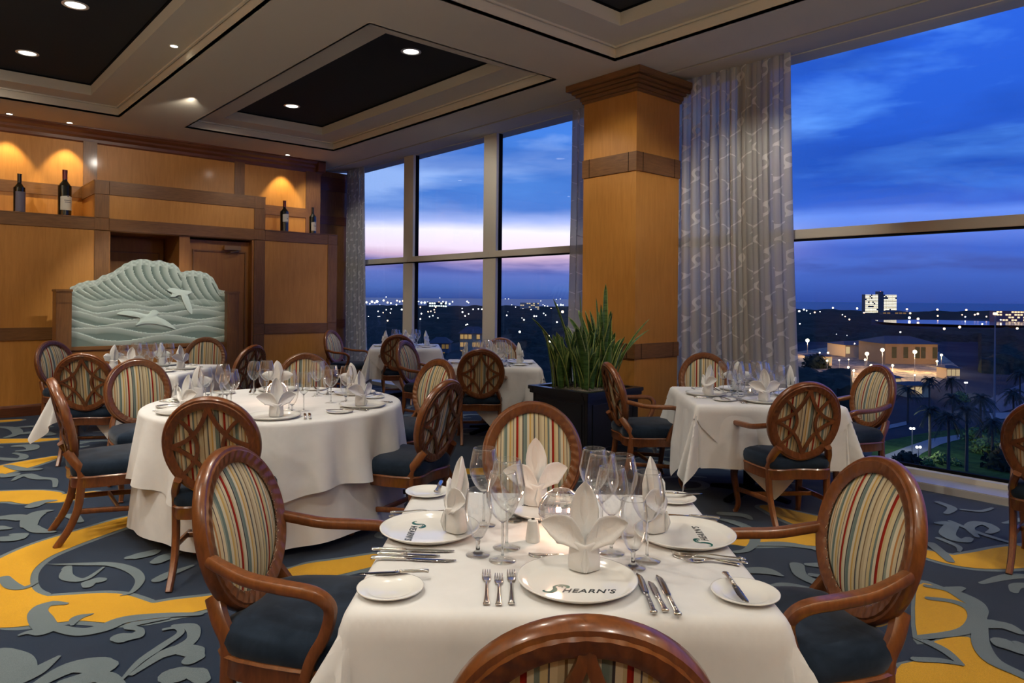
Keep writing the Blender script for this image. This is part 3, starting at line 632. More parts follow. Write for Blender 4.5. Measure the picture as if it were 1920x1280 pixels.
def chair(px, py, rel, arms, label, group, dep=None, dx=0):
    d0 = ray(px, py); dep = dep if dep else (ZB1-EYE)/d0.z
    lat = (px-960)/FPX*dep
    top = LD(lat, dep); hd = FANG+radians(rel); rz = hd-pi/2
    off = Vector((-sin(rz)*.35*-1*-1, 0, 0)); c = top+Vector((cos(hd)*.335, sin(hd)*.335, 0))
    o = proto_arm if arms else proto_no
    if used[arms]: o = copy_tree(o)
    used[arms] = True
    o.location = (c.x, c.y, 0); o.rotation_euler = (0, 0, rz); o['label'] = label; o['group'] = group; return o
g1, g2, g3, g4, g5, g6 = ('chairs at the near square table', 'chairs around the large round table', 'chairs at the table by the wave screen', 'chairs at the corner window table', 'chairs at the middle window table', 'chairs at the table beside the column')
chair(427, 838, -99, True, 'large striped armchair at the left side of the front table', g1)
chair(1105, 1160, 0, False, 'chair cut off by the bottom edge, seen from behind', g1, 1.14)
chair(1663, 858, 98, True, 'large striped armchair at the right side of the front table', g1)
chair(1000, 752, 180, False, 'striped chair facing the camera across the front table', g1)
chair(100, 711, -53, False, 'armless chair left of the round table, back seen almost edge-on', g2, 4.3)
chair(393, 743, 6, False, 'lattice-backed chair on the near side of the round table', g2)
chair(257, 672, 222, False, 'brightly lit striped chair at the far left of the round table', g2)
chair(573, 658, 195, False, 'striped chair facing the camera across the round table', g2, 6.4)
chair(842, 711, 64, False, 'lattice-backed chair right of the round table, blue seat to the left', g2)
chair(826, 672, 138, False, 'striped chair squeezed behind the lattice-backed chair right of the round table', g2)
chair(96, 638, 256, False, 'leftmost striped chair, standing before the panelled wall', g3)
chair(155, 657, 12, False, 'lattice-backed chair near the left edge on the near side of the wave-screen table', g3, 6.15)
chair(387, 629, 198, False, 'striped chair directly in front of the wave screen', g3, 8.7)
chair(478, 645, 72, False, 'dark lattice-backed chair seen edge-on below the right wall panel', g3, 7.4)
chair(620, 615, 252, True, 'armchair in profile in front of the corner curtain', g4, 10.9)
chair(747, 624, 6, True, 'lattice-backed armchair at the corner window table', g4, 9.75)
chair(758, 635, 248, True, 'slim profile of a striped armchair left of the middle window table', g5, 8.4)
chair(903, 651, 3, True, 'lattice-backed armchair at the middle window table', g5, 7.15)
chair(940, 629, 183, False, 'striped chair against the window behind the middle window table', g5, 9.2)
chair(1141, 676, -81, True, 'armchair in profile right of the big planter', g6, 5.75)
chair(1519, 715, 6, True, 'lattice-backed armchair facing the table beside the column', g6)
chair(1322, 660, 165, False, 'striped chair in front of the wide curtain', g6, 6.9)
chair(1650, 684, 101, True, 'striped armchair standing against the large window', g6, 5.75)
chair(1975, 748, -48, True, 'chair cut off by the right edge of the picture', 'chair at a table outside the picture', 3.75)
# folded second cushion on the left chair is part of that place: a loose seat pad
# ================================================================== TABLES
TZ = .77
def drape(u, v, s, rnd, off=0.0, bot=None, R=.03, ph=0, flare=1.0):
    h = s/2-R
    cx, cy_ = max(-h, min(h, u)), max(-h, min(h, v)); dx, dy = u-cx, v-cy_; d = sqrt(dx*dx+dy*dy)
    if d < 1e-9: return (u, v, TZ+off)
    nx, ny = dx/d, dy/d
    corner = abs(u) > h and abs(v) > h
    arc = R*pi/2
    if d <= arc:
        a = d/R; return (cx+nx*R*sin(a), cy_+ny*R*sin(a), TZ-R+R*cos(a)+off)
    dd = d-arc
    if corner:
        th = atan2(abs(ny), abs(nx)); q = th/(pi/2)                      # 0..1 round the corner
        fl = dd*flare*(.10+.20*sin(pi*q)**2+.10*sin(pi*q)*sin(5*pi*q+ph)); zz = dd*.96
        sx, sy = math.copysign(1, nx), math.copysign(1, ny)
        tx = (R+off+fl)*nx; ty = (R+off+fl)*ny
        return (cx+tx, cy_+ty, TZ-R-zz)
    t = u if abs(ny) > .5 else v
    wv = .026*sin(t*8.5+ph)+.020*abs(sin(t*9+2*ph))**.6*sin(t*13+ph)
    k = min(1, dd/.35); edge = (h-abs(t)); e = exp(-max(0, edge)/.16)
    o = R+off+dd*(.03+.06*e)+wv*k*(1-e)*1.2
    return (cx+nx*o, cy_+ny*o, TZ-R-dd*.985)
def cloth_mesh(s, S, rot, ph, off=0.0, N=96, flare=1.0):
    bm = B(); g = []
    for j in range(N+1):
        row = []
        for i in range(N+1):
            a, b = (i/N-.5)*S, (j/N-.5)*S
            u, v = a*cos(rot)-b*sin(rot), a*sin(rot)+b*cos(rot)
            p = drape(u, v, s, None, off, ph=ph, flare=flare); row.append(bm.verts.new((p[0], p[1], max(p[2], .02))))
        g.append(row)
    for j in range(N):
        for i in range(N): bm.faces.new((g[j][i], g[j][i+1], g[j+1][i+1], g[j+1][i]))
    return bm
def table_base(s, loc, rz, label, group, rnd=False):
    t = thing('dining_table', label, 'table', loc, rz, group)
    bm = B()
    if rnd: lathe(bm, [(0, TZ-.035), (s/2-.02, TZ-.035), (s/2-.015, TZ-.02), (s/2-.02, TZ-.006), (0, TZ-.006)], 48)
    else: bx(bm, -s/2+.03, s/2-.03, -s/2+.03, s/2-.03, TZ-.035, TZ-.006, 0, .004)
    obj('tabletop', bm, W_CHAIR, t)
    bm = B(); lathe(bm, [(.05, .05), (.045, .1), (.04, .6), (.06, TZ-.04)], 16); obj('pedestal', bm, BLACK, t)
    bm = B()
    for k in range(4):
        a = k*pi/2+pi/4; sweep(bm, [(0, 0, .07), (.32*cos(a), .32*sin(a), .03)], .06, [.06, .03], (-sin(a), cos(a), 0), 6, 4)
    obj('foot', bm, BLACK, t); return t
TN = {'T1': 'near square table', 'T3': 'table by the wave screen', 'T4': 'corner window table', 'T5': 'middle window table', 'T6': 'table beside the column', 'T2': 'large round table'}
for k, (x, y, rz, s) in TC.items():
    table_base(s, (x, y, 0), rz, 'pedestal %s hidden under its white cloths' % TN[k], 'square dining tables')
    o = obj('undercloth', cloth_mesh(s, s+(.84 if k != 'T1' else .9), 0, {'T1': .4, 'T3': 1.2, 'T4': 2.1, 'T5': 3.3, 'T6': 4.0}[k], flare=1.9 if k == 'T1' else 1.15), CLOTH); o.location = (x, y, 0); o.rotation_euler = (0, 0, rz)
    tag(o, 'white tablecloth falling in corner folds on the %s' % TN[k], 'tablecloth', 'white tablecloths')
    o = obj('overlay_cloth', cloth_mesh(s, 1.62, pi/4, {'T1': .9, 'T3': 2, 'T4': 3.1, 'T5': .3, 'T6': 1.0}[k], .006), CLOTH); o.location = (x, y, 0); o.rotation_euler = (0, 0, rz)
    tag(o, 'white top cloth laid cornerwise over the %s' % TN[k], 'tablecloth', 'white overlay cloths')
# round table
RX, RY, RR = 1.97, 4.66, .83
table_base(2*RR, (RX, RY, 0), 0, 'large round banquet table under white cloths', None, True)
def round_cloth(R, drop, nf, amp, off, seed, sag):
    rnd = random.Random(seed); bm = B(); N = 288; rings = []
    ph = [rnd.uniform(0, 6.3) for _ in range(6)]
    prof = [0, .3, .6, .85, .97]; rows = [(R*p, TZ+off, 0) for p in prof]
    arc = .025
    for k in range(1, 5): a = k/4*pi/2; rows.append((R-arc+arc*sin(a), TZ+off-arc+arc*cos(a), .0))
    for k in range(1, 15): f = k/14; rows.append((R, TZ+off-arc-f*drop, f))
    for (r, z, f) in rows:
        if r == 0: rings.append([bm.verts.new((0, 0, z))]); continue
        ring = []
        for i in range(N):
            a = 2*pi*i/N
            w_ = sin(nf*a+ph[0]+.9*sin(3*a+ph[1]))*.6+sin((nf*1.0-7)*a+ph[2])*.3; w_ = math.copysign(abs(w_)**.8, w_)*(.55+.45*sin(4*a+ph[4]))+.25*abs(sin(7*a+ph[5]))
            rr = r+off+amp*w_*f**.8+.05*f*1.0
            zz = z-(sag*(.5+.5*sin(4*a+ph[3])))*f
            ring.append(bm.verts.new((rr*cos(a), rr*sin(a), zz)))
        rings.append(ring)
    for a_, b_ in zip(rings, rings[1:]):
        for k in range(N):
            if len(a_) == 1: bm.faces.new((a_[0], b_[k], b_[(k+1) % N]))
            else: bm.faces.new((a_[k], a_[(k+1) % N], b_[(k+1) % N], b_[k]))
    return bm
o = obj('undercloth', round_cloth(RR-.01, .66, 15, .035, 0, 3, .03), CLOTH, loc=(RX, RY, 0)); tag(o, 'long white under-cloth reaching near the carpet below the round table', 'tablecloth')
o = obj('round_tablecloth', round_cloth(RR, .36, 19, .06, .008, 8, .1), CLOTH, loc=(RX, RY, 0)); tag(o, 'white top cloth rippling around the edge of the round table', 'tablecloth')
# ================================================================== TABLEWARE prototypes
def wine_bm(hh=.245, r=.047, stem=.105, foot=.038, rim=.036):
    outer = spline([(.004, stem), (.02, stem+.012), (r*.8, stem+.038), (r, stem+.068), (r*.96, stem+.095), (rim, hh)], 4)
    inner = [(max(0, a-.0012), z+.0015) for a, z in outer][::-1]; inner[-1] = (0, stem+.004)
    base = [(0, 0), (foot, 0), (foot, .0015), (foot*.5, .004), (.006, .009), (.0038, .02), (.0036, stem*.6), (.004, stem-.005)]
    bm = B(); lathe(bm, base+outer+inner, 24); return bm
def goblet_bm():
    outer = spline([(.006, .045), (.018, .055), (.032, .085), (.039, .12), (.037, .155), (.033, .183)], 4)
    inner = [(max(0, a-.0012), z+.002) for a, z in outer][::-1]; inner[-1] = (0, .052)
    bm = B(); lathe(bm, [(0, 0), (.034, 0), (.034, .002), (.015, .006), (.006, .014), (.005, .03), (.007, .04)]+outer+inner, 24); return bm
def flat_strip(bm, pts, ws, z0, th, mi=0):
    sweep(bm, [(x, y, z0+zz) for x, y, zz in pts], ws, th, (1, 0, 0), 8, 2.5, mi=mi)
def fork_bm(L=.2):
    bm = B(); q = L/.2
    P = smoothpath([(0, -.1*q, .004), (0, -.085*q, .005), (0, -.05*q, .006), (0, 0, .009), (0, .03*q, .006)], 4)
    n = len(P); ws = [(.017 if i < 3 else .014-.0075*min(1, (i-3)/(n*.45))) for i in range(n)]; sweep(bm, P, ws, [.004]*n, (1, 0, 0), 8, 2.5)
    sweep(bm, [(0, -.094*q, .006), (0, -.082*q, .0075)], [.011, .006], .004, (1, 0, 0), 8, 2)
    P = [(0, .03*q, .006), (0, .042*q, .004), (0, .055*q, .0035), (0, .064*q, .0035)]; sweep(bm, P, [.007, .019, .023, .023], .0022, (1, 0, 0), 8, 3)
    for k in range(4): x = -.0093+k*.0062; sweep(bm, [(x, .062*q, .0035), (x, .085*q, .005), (x*.95, .1*q, .009)], [.0036, .0034, .0018], [.002, .002, .001], (1, 0, 0), 6, 2.5)
    return bm
def knife_parts(L=.235):
    q = L/.235; a = B()
    P = smoothpath([(0, -.1175*q, .006), (0, -.1*q, .007), (0, -.06*q, .007), (0, -.02*q, .006)], 4); n = len(P)
    sweep(a, P, [.018 if i < 3 else .013-.003*i/n for i in range(n)], [.008]*n, (1, 0, 0), 8, 2.5)
    for k in range(7): y = -.1*q+k*.011; sweep(a, [(0, y, .0095), (0, y+.007, .0095)], .007, .004, (1, 0, 0), 6, 2)
    b = B(); P = [(0, -.02*q, .006), (0, 0, .005), (.001, .06*q, .004), (0, .1*q, .004), (-.003, .1175*q, .004)]; sweep(b, P, [.010, .017, .019, .016, .004], .0018, (1, 0, 0), 8, 3)
    return a, b
def spoon_bm():
    bm = B(); P = smoothpath([(0, -.09, .004), (0, -.05, .006), (0, 0, .009), (0, .04, .005)], 4); n = len(P); sweep(bm, P, [.015-.009*i/n for i in range(n)], .004, (1, 0, 0), 8, 2.5)
    sweep(bm, [(0, .035, .005), (0, .045, .003), (0, .065, .0015), (0, .082, .002), (0, .092, .005)], [.007, .026, .034, .026, .006], .003, (1, 0, 0), 8, 2.2); return bm
def plate_bm(r, h=.014, well=.62):
    bm = B(); lathe(bm, [(0, .004), (r*well, .004), (r*(well+.06), .007), (r*.97, h), (r, h), (r*.995, h-.003), (r*well, .0), (0, .0)], 56); return bm
def napkin_bm():
    bm = B()
    # rolled cuff
    prof = [(.026, 0), (.034, .004), (.034, .03), (.031, .062), (.034, .07), (.030, .074), (.02, .066), (0, .06)]
    N = 28; rings = []
    for r, z in prof:
        rings.append([bm.verts.new((r*(1+.12*cos(2*th)+(.10*exp(-((th-3*pi/2)/.25)**2)))*cos(th)*1.12, r*(1+.06*sin(3*th))*sin(th), z+.008*abs(cos(th))*(1 if z > .05 else 0))) for th in [2*pi*k/N for k in range(N)]])
    for a, b in zip(rings, rings[1:]):
        for k in range(N): bm.faces.new((a[k], a[(k+1) % N], b[(k+1) % N], b[k]))
    def leaf(path, ws, side, th, curl_=0, n=8):
        P = smoothpath(path, 3); m_ = len(P); W = [ws[min(len(ws)-1, int(i/(m_-1)*(len(ws)-1)))]*(1-((i/(m_-1)*(len(ws)-1)) % 1))+ws[min(len(ws)-1, int(i/(m_-1)*(len(ws)-1))+1)]*((i/(m_-1)*(len(ws)-1)) % 1) for i in range(m_)]
        side = Vector(side); R = []
        for i, p in enumerate(P):
            tg = (P[min(i+1, m_-1)]-P[max(i-1, 0)]).normalized(); s = (side-tg*side.dot(tg)).normalized(); o = tg.cross(s)
            row = [[], []]
            for k in range(n+1):
                f = k/n*2-1; row[0].append(bm.verts.new(p+s*(f*W[i]/2)+o*(curl_*(f*f-.5)*W[i]+.0015))); row[1].append(bm.verts.new(p+s*(f*W[i]/2)+o*(curl_*(f*f-.5)*W[i]-.0015)))
            R.append(row)
        for i in range(m_-1):
            for q in (0, 1):
                for k in range(n): bm.faces.new((R[i][q][k], R[i][q][k+1], R[i+1][q][k+1], R[i+1][q][k]))
            for k in (0, n): bm.faces.new((R[i][0][k], R[i][1][k], R[i+1][1][k], R[i+1][0][k]))
    leaf([(0, -.006, .05), (0, -.004, .09), (0, .004, .14), (0, .012, .19), (.002, .014, .23)], [.02, .06, .074, .076, .056, .003], (1, 0, 0), 0, -.35)
    leaf([(0, .016, .05), (0, .02, .1), (0, .022, .15), (0, .02, .205)], [.03, .055, .055, .004], (1, 0, 0), 0, .3)
    for s in (-1, 1):
        leaf([(0, -.024, .052), (.022*s, -.024, .083), (.052*s, -.014, .108), (.085*s, -.002, .118), (.116*s, .004, .122)], [.004, .045, .078, .054, .003], (-.55*s, 0, .83), 0, .3*s)
    leaf([(0, -.037, .004), (0, -.041, .03), (0, -.038, .066)], [.006, .026, .004], (1, 0, 0), 0, -.5)
    return bm
PM = {}
def stem_mat(bm, z0, z1, r):
    for f in bm.faces:
        c = f.calc_center_median()
        if z0 < c.z < z1 and sqrt(c.x**2+c.y**2) < r: f.material_index = 1
    return bm
STEMG = bpy.data.materials.new('solid_stem_glass'); STEMG.use_nodes = True; _t = NT(STEMG.node_tree); _t.n.clear()
_t.l.new(_t.new('ShaderNodeBsdfGlass', ins={'Color': (.97, .98, .98, 1), 'Roughness': .02, 'IOR': 1.45}).outputs[0], _t.new('ShaderNodeOutputMaterial').inputs[0])
def proto(name, bms, mats_):
    me_list = []
    for bm, m_ in zip(bms, mats_):
        me = bpy.data.meshes.new(name); bmesh.ops.recalc_face_normals(bm, faces=bm.faces[:]); bm.to_mesh(me); bm.free(); [me.materials.append(q) for q in (m_ if isinstance(m_, tuple) else (m_,))]
        me.polygons.foreach_set('use_smooth', [True]*len(me.polygons)); me_list.append(me)
    PM[name] = me_list
proto('wine_glass', [stem_mat(wine_bm(), .003, .112, .012)], [(GLASS, STEMG)]); proto('red_wine_glass', [stem_mat(wine_bm(.255, .052, .105, .04, .038), .003, .112, .012)], [(GLASS, STEMG)]); proto('water_goblet', [stem_mat(goblet_bm(), .004, .053, .016)], [(GLASS, STEMG)])
proto('fork', [fork_bm()], [SILVER]); proto('salad_fork', [fork_bm(.18)], [SILVER]); proto('knife', knife_parts(), [SILVER, STEEL]); proto('butter_knife', knife_parts(.175), [SILVER, STEEL]); proto('spoon', [spoon_bm()], [SILVER])
proto('charger_plate', [plate_bm(.153, .02, .8)], [CHINA]); proto('bread_plate', [plate_bm(.082, .014)], [CHINA]); proto('folded_napkin', [napkin_bm()], [NAPKIN])
def put(name, x, y, z, rz, label, cat, group, tilt=0):
    P = PM[name]; o = bpy.data.objects.new(name, P[0]); C.objects.link(o); o.location = (x, y, z); o.rotation_euler = (tilt, 0, rz); tag(o, label, cat, group)
    if len(P) > 1: c = bpy.data.objects.new('blade', P[1]); C.objects.link(c); c.parent = o
    return o
def logo(parent, rz=0):
    """'SHEARN'S' with a swash wave for the first letter"""
    bm = B()
    def st(pts, z=.0046): 
        P = smoothpath([(a*1.15/1000, (b*1.15+6)/1000, c*1.15/1000) for a, b, c in pts], 5); L = []; R = []
        for i, p in enumerate(P):
            t = P[min(i+1, len(P)-1)]-P[max(i-1, 0)]; t.z = 0; t.normalize(); n = Vector((-t.y, t.x, 0)); wd = max(p.z, .0006)/2
            L.append(bm.verts.new((p.x+n.x*wd, p.y+n.y*wd, z))); R.append(bm.verts.new((p.x-n.x*wd, p.y-n.y*wd, z)))
        for i in range(len(P)-1): bm.faces.new((L[i], L[i+1], R[i+1], R[i]))
    st([(-72, -52, 2), (-76, -55, 4), (-70, -60, 5), (-60, -60, 8), (-52, -52, 11), (-50, -42, 9), (-52, -34, 6), (-45, -26, 5), (-34, -24, 7), (-24, -29, 10), (-22, -36, 7), (-28, -38, 2)])
    st([(-44, -34, 1), (-38, -30, 4), (-33, -33, 3), (-36, -37, 2)])
    lg = obj('logo_swash', bm, LOGOG, parent, False); lg.rotation_euler = (0, 0, rz)
    x = -.040
    cu = bpy.data.curves.new('logo_lettering', 'FONT'); cu.body = "HEARN'S"; cu.size = .0305; cu.shear = .35; cu.space_character = 1.12; cu.offset = .0004; cu.extrude = .0002
    tmp = bpy.data.objects.new('tmp', cu); me_ = bpy.data.meshes.new_from_object(tmp); bpy.data.objects.remove(tmp); me_.materials.clear(); me_.materials.append(LOGOK)
    ft = bpy.data.objects.new('logo_lettering', me_); C.objects.link(ft); ft.parent = parent
    ft.location = (Matrix.Rotation(rz, 3, 'Z') @ Vector((-.043, -.064, .0047))); ft.rotation_euler = (0, 0, rz)
def crystal(x, y, label, lit=True):
    t = thing('crystal_candle_holder', label, 'candle holder', (x, y, TZ+.007))
    bm = B(); prof = []; R = .072; nz = 9
    for k in range(nz+1): a = -pi/2+.35+(pi-.75)*k/nz; prof.append((R*cos(a), R+R*sin(a)*.95))
    rings = []; NS = 18
    for k, (r, z) in enumerate(prof): rings.append([bm.verts.new((r*cos(2*pi*(i+.0)/NS), r*sin(2*pi*(i)/NS), z)) for i in range(NS)])
    for a, b in zip(rings, rings[1:]):
        for i in range(NS): bm.faces.new((a[i], a[(i+1) % NS], b[(i+1) % NS], b[i]))
    bm.faces.new(rings[0][::-1])
    bmesh.ops.recalc_face_normals(bm, faces=bm.faces[:]); bm.normal_update(); rr_ = bmesh.ops.inset_individual(bm, faces=bm.faces[:], thickness=.0022, depth=-.0015)
    for f in rr_['faces']: f.material_index = 1
    obj('cut_glass_bowl', bm, [CUT, CUTR], t, False)
    bm = B(); lathe(bm, [(0, .006), (.02, .006), (.02, .03), (0, .03)], 16); obj('votive_candle', bm, CHINA, t)
    bm = B(); lathe(bm, [(0, .03), (.005, .036), (.004, .045), (0, .052)], 8); obj('flame', bm, E_FLAME, t)
    if lit:
        l = bpy.data.lights.new('candle', 'POINT'); l.energy = 1.3; l.color = (1, .55, .34); l.shadow_soft_size = .012
        o = bpy.data.objects.new('candle_light', l); C.objects.link(o); o.parent = t; o.location = (0, 0, .075)
TT = TZ+.0065
def rot2(x, y, a): return (x*cos(a)-y*sin(a), x*sin(a)+y*cos(a))
# ---- near square table, item by item
x1, y1, r1, s1 = TC['T1']
seat = {'near': 0, 'right': pi/2, 'far': pi, 'left': -pi/2}
def T1put(name, px, py, rz, label, cat, group, z=TT, tilt=0):
    p = PZ(px, py, TT); return put(name, p.x, p.y, z, r1+rz, label, cat, group, tilt)
plates = {}
for k, px, py, lb in (('near', 1082, 1094, 'large logo plate nearest the camera'), ('left', 806, 997, 'large logo plate at the left place of the front table'), ('right', 1283, 1007, 'large logo plate at the right place of the front table'), ('far', 1030, 958, 'large plate at the far place of the front table')):
    o = T1put('charger_plate', px, py, seat[k], lb, 'plate', 'charger plates on the near table'); plates[k] = o; logo(o)
for k, px, py, a, lb in (('near', 1095, 1070, .0, 'white folded napkin standing on the plate nearest the camera'), ('left', 856, 998, -pi/2+.3, 'white folded napkin standing on the left plate of the front table'), ('right', 1226, 998, pi/2-.4, 'white folded napkin standing on the right plate of the front table'), ('far', 1004, 948, .25, 'white folded napkin in front of the facing striped chair')):
    T1put('folded_napkin', px, py, a, lb, 'napkin', 'napkins on the near table', TT+.005)
gg = 'glasses on the near table'
for n, px, py, lb in (('wine_glass', 942, 1050, 'wine glass nearest the camera in the left glass cluster'), ('red_wine_glass', 950, 1026, 'wide wine glass just behind the foremost left one'), ('water_goblet', 896, 1040, 'short-stemmed goblet in front of the left napkin'), ('wine_glass', 907, 984, 'tall wine glass at the back left of the front table'), ('water_goblet', 960, 975, 'short goblet behind the left glass cluster'),
                      ('wine_glass', 1146, 1036, 'wine glass just right of the large near napkin'), ('wine_glass', 1213, 1050, 'wine glass farthest right on the front table'), ('water_goblet', 1187, 1064, 'short-stemmed goblet nearest the camera on the right'), ('red_wine_glass', 1128, 1006, 'wide wine glass behind the right glass cluster'), ('wine_glass', 1113, 984, 'tallest-standing wine glass at the back right of the front table'), ('wine_glass', 1166, 1003, 'wine glass in the middle of the right glass cluster')):
    T1put(n, px, py, 0, lb, 'glass', gg)
p = PZ(1052, 1000, TT); crystal(p.x, p.y, 'round cut-crystal candle holder glowing behind the near napkin')
def shaker(px, py, lb):
    p = PZ(px, py, TT); t = thing('salt_shaker', lb, 'shaker', (p.x, p.y, TT)); bm = B(); lathe(bm, [(0, 0), (.021, 0), (.022, .01), (.017, .05), (.015, .062), (0, .066)], 20); obj('ceramic_body', bm, CHINA, t)
    bm = B(); lathe(bm, [(.006, .066), (.005, .0675), (0, .068)], 10); obj('pour_holes', bm, BLACK, t)
shaker(999, 1014, 'small white salt shaker left of the crystal candle holder')
for px, py, lb in ((732, 1108, 'small bread plate at the near left corner of the front table'), (1397, 1117, 'small bread plate at the near right corner of the front table'), (802, 926, 'small bread plate at the far left corner of the front table'), (1262, 938, 'small bread plate at the far right corner of the front table')):
    T1put('bread_plate', px, py, 0, lb, 'plate', 'bread plates on the near table')
def along(name, a, b, lb, cat, grp, z=TT):
    A, B_ = PZ(*a, TT), PZ(*b, TT); c = (A+B_)/2; rz = atan2(B_.y-A.y, B_.x-A.x)-pi/2; return put(name, c.x, c.y, z, rz, lb, cat, grp)
cg = 'cutlery on the near table'
along('fork', (912, 1142), (912, 1068), 'outer fork of the three at the near place', 'fork', cg); along('salad_fork', (935, 1142), (935, 1076), 'middle fork of the three at the near place', 'fork', cg); along('fork', (959, 1142), (958, 1068), 'fork next to the near logo plate', 'fork', cg)
along('knife', (1226, 1153), (1196, 1077), 'knife next to the near logo plate', 'knife', cg); along('butter_knife', (1249, 1152), (1217, 1090), 'middle knife of the three at the near place', 'knife', cg); along('knife', (1268, 1150), (1236, 1086), 'outer knife of the three at the near place', 'knife', cg)
along('knife', (704, 1033), (845, 1035), 'knife beside the left logo plate, closest to it', 'knife', cg); along('butter_knife', (703, 1041), (830, 1044), 'middle knife of the three by the left logo plate', 'knife', cg); along('knife', (703, 1049), (848, 1053), 'nearest knife of the three by the left logo plate', 'knife', cg)
along('fork', (745, 962), (830, 960), 'fork beyond the left logo plate', 'fork', cg); along('salad_fork', (742, 969), (820, 968), 'fork touching the left logo plate', 'fork', cg)
along('fork', (1396, 1050), (1262, 1040), 'fork at the right logo plate, closest to it', 'fork', cg); along('salad_fork', (1398, 1057), (1280, 1052), 'middle fork by the right logo plate', 'fork', cg); along('spoon', (1400, 1063), (1250, 1040), 'spoon crossing the forks by the right logo plate', 'spoon', cg)
along('knife', (1328, 978), (1225, 966), 'knife beyond the right logo plate', 'knife', cg); along('knife', (1322, 972), (1240, 966), 'outer knife beyond the right logo plate', 'knife', cg)
along('butter_knife', (802, 1084), (676, 1088), 'butter knife lying on the near left bread plate', 'knife', cg, TT+.013); along('butter_knife', (1360, 1088), (1400, 1142), 'butter knife lying on the near right bread plate', 'knife', cg, TT+.013); along('butter_knife', (818, 930), (828, 908), 'butter knife lying on the far left bread plate', 'knife', cg, TT+.013)
along('butter_knife', (1245, 934), (1300, 934), 'butter knife lying on the far right bread plate', 'knife', cg, TT+.013)
along('spoon', (1100, 1050), (1004, 1041), 'dessert spoon behind the near napkin', 'spoon', cg)
# ---- the other tables by place setting
def setting(cx, cy_, a, rad, tn, sn, glasses=3, cut=2, seed=0, nap=.0):
    """a = direction (world) from the table centre to the diner"""
    rnd = random.Random(seed); rz = a+pi/2
    def at(x, y): q = rot2(x, y, rz); return (cx+cos(a)*rad+q[0], cy_+sin(a)*rad+q[1])
    W = '%s place of the %s' % (sn, tn); r_ = rz
    p = at(0, 0); put('charger_plate', *p, TT, r_, 'white plate at the '+W, 'plate', 'charger plates on the '+tn)
    p = at(.01, .02); put('folded_napkin', *p, TT+.005, r_+nap+rnd.uniform(-.4, .4), 'folded napkin at the '+W, 'napkin', 'napkins on the '+tn)
    GL = [('water_goblet', .1, .17, 'short goblet'), ('wine_glass', .17, .2, 'wine glass'), ('red_wine_glass', .08, .27, 'wide wine glass')]
    for n, x, y, w_ in GL[:glasses]: p = at(x, y); put(n, *p, TT, 0, w_+' at the '+W, 'glass', 'glasses on the '+tn)
    p = at(-.27, .03); put('bread_plate', *p, TT, r_, 'bread plate at the '+W, 'plate', 'bread plates on the '+tn)
    p = at(-.27, .03); put('butter_knife', *p, TT+.013, r_+.15, 'butter knife at the '+W, 'knife', 'cutlery on the '+tn)
    for k in range(cut):
        p = at(-.175+.028*-k*-1, -.01); put('fork', p[0], p[1], TT, r_, ('inner', 'outer')[1-k]+' fork at the '+W, 'fork', 'cutlery on the '+tn)
        p = at(.175+.028*k, -.01); put('knife', p[0], p[1], TT, r_, ('inner', 'outer')[k]+' knife at the '+W, 'knife', 'cutlery on the '+tn)
for i, sn in enumerate(('near', 'near right', 'far right', 'far', 'far left', 'near left')):
    a = FANG+pi+.30+i*2*pi/6
    setting(RX, RY, a, RR-.2, TN['T2'], sn, 3, 2, i)
for k, sd in (('T6', 4), ('T5', 4), ('T4', 4), ('T3', 4)):
    x, y, rz, s = TC[k]
    for i, sn in enumerate(('near', 'right', 'far', 'left')):
        a = rz-pi/2+i*pi/2; setting(x, y, a, s/2-.19, TN[k], sn, 3 if k != 'T4' else 2, 2 if k == 'T6' else 1, i+10*ord(k[1]))
crystal(RX, RY, 'cut-crystal candle holder in the middle of the round table')
crystal(4.93, 2.84, 'cut-crystal candle holder on the table beside the column', False)
for k, lb in (('T5', 'middle window table'), ('T3', 'table by the wave screen')):
    pass
# ================================================================== WAVE SCREEN
ws = thing('wave_screen', 'carved glass panel of a breaking wave between two wooden posts', 'screen')
YS = 9.92
for nm, xa in (('post', 1.447), ('post', 3.433)):
    bm = B(); bx(bm, xa, xa+.16, 9.8, 10.06, 0, 1.53, 0, .004); bx(bm, xa-.004, xa+.164, 9.796, 10.064, 1.4, 1.406, 1); bx(bm, xa-.008, xa+.168, 9.792, 10.068, 1.53, 1.56, 1, .004); obj('post', bm, [W_STILE, W_BAND], ws)
bm = B(); bx(bm, 1.6, 3.44, 9.86, 9.99, 0, .84, 0); bx(bm, 1.6, 3.44, 9.84, 10.01, .82, .866, 1, .004); bx(bm, 1.6, 3.44, 9.85, 10.0, .55, .6, 1, .004); bx(bm, 1.6, 3.44, 9.85, 10.0, 0, .12, 1, .004); obj('base_panel', bm, [W_DARKDOOR, W_BAND], ws)
OUT = [(262,350),(340,312),(430,287),(500,285),(560,240),(640,217),(700,180),(770,130),(850,96),(940,80),(1010,92),(1040,104),(1080,93),(1130,97),(1170,117),(1230,121),(1280,157),(1305,207),(1360,196),(1420,190),(1500,202),(1560,222),(1610,262),(1640,312),(1665,372),(1700,376)]
op = [PY(80+a*.1979, 470+b*.1979, YS) for a, b in OUT]
def topz(x):
    for a, b in zip(op, op[1:]):
        if a.x <= x <= b.x: f = (x-a.x)/(b.x-a.x); f2 = f; return a.z+(b.z-a.z)*f2+.008*abs(sin(x*38))
    return op[0].z if x < op[0].x else op[-1].z
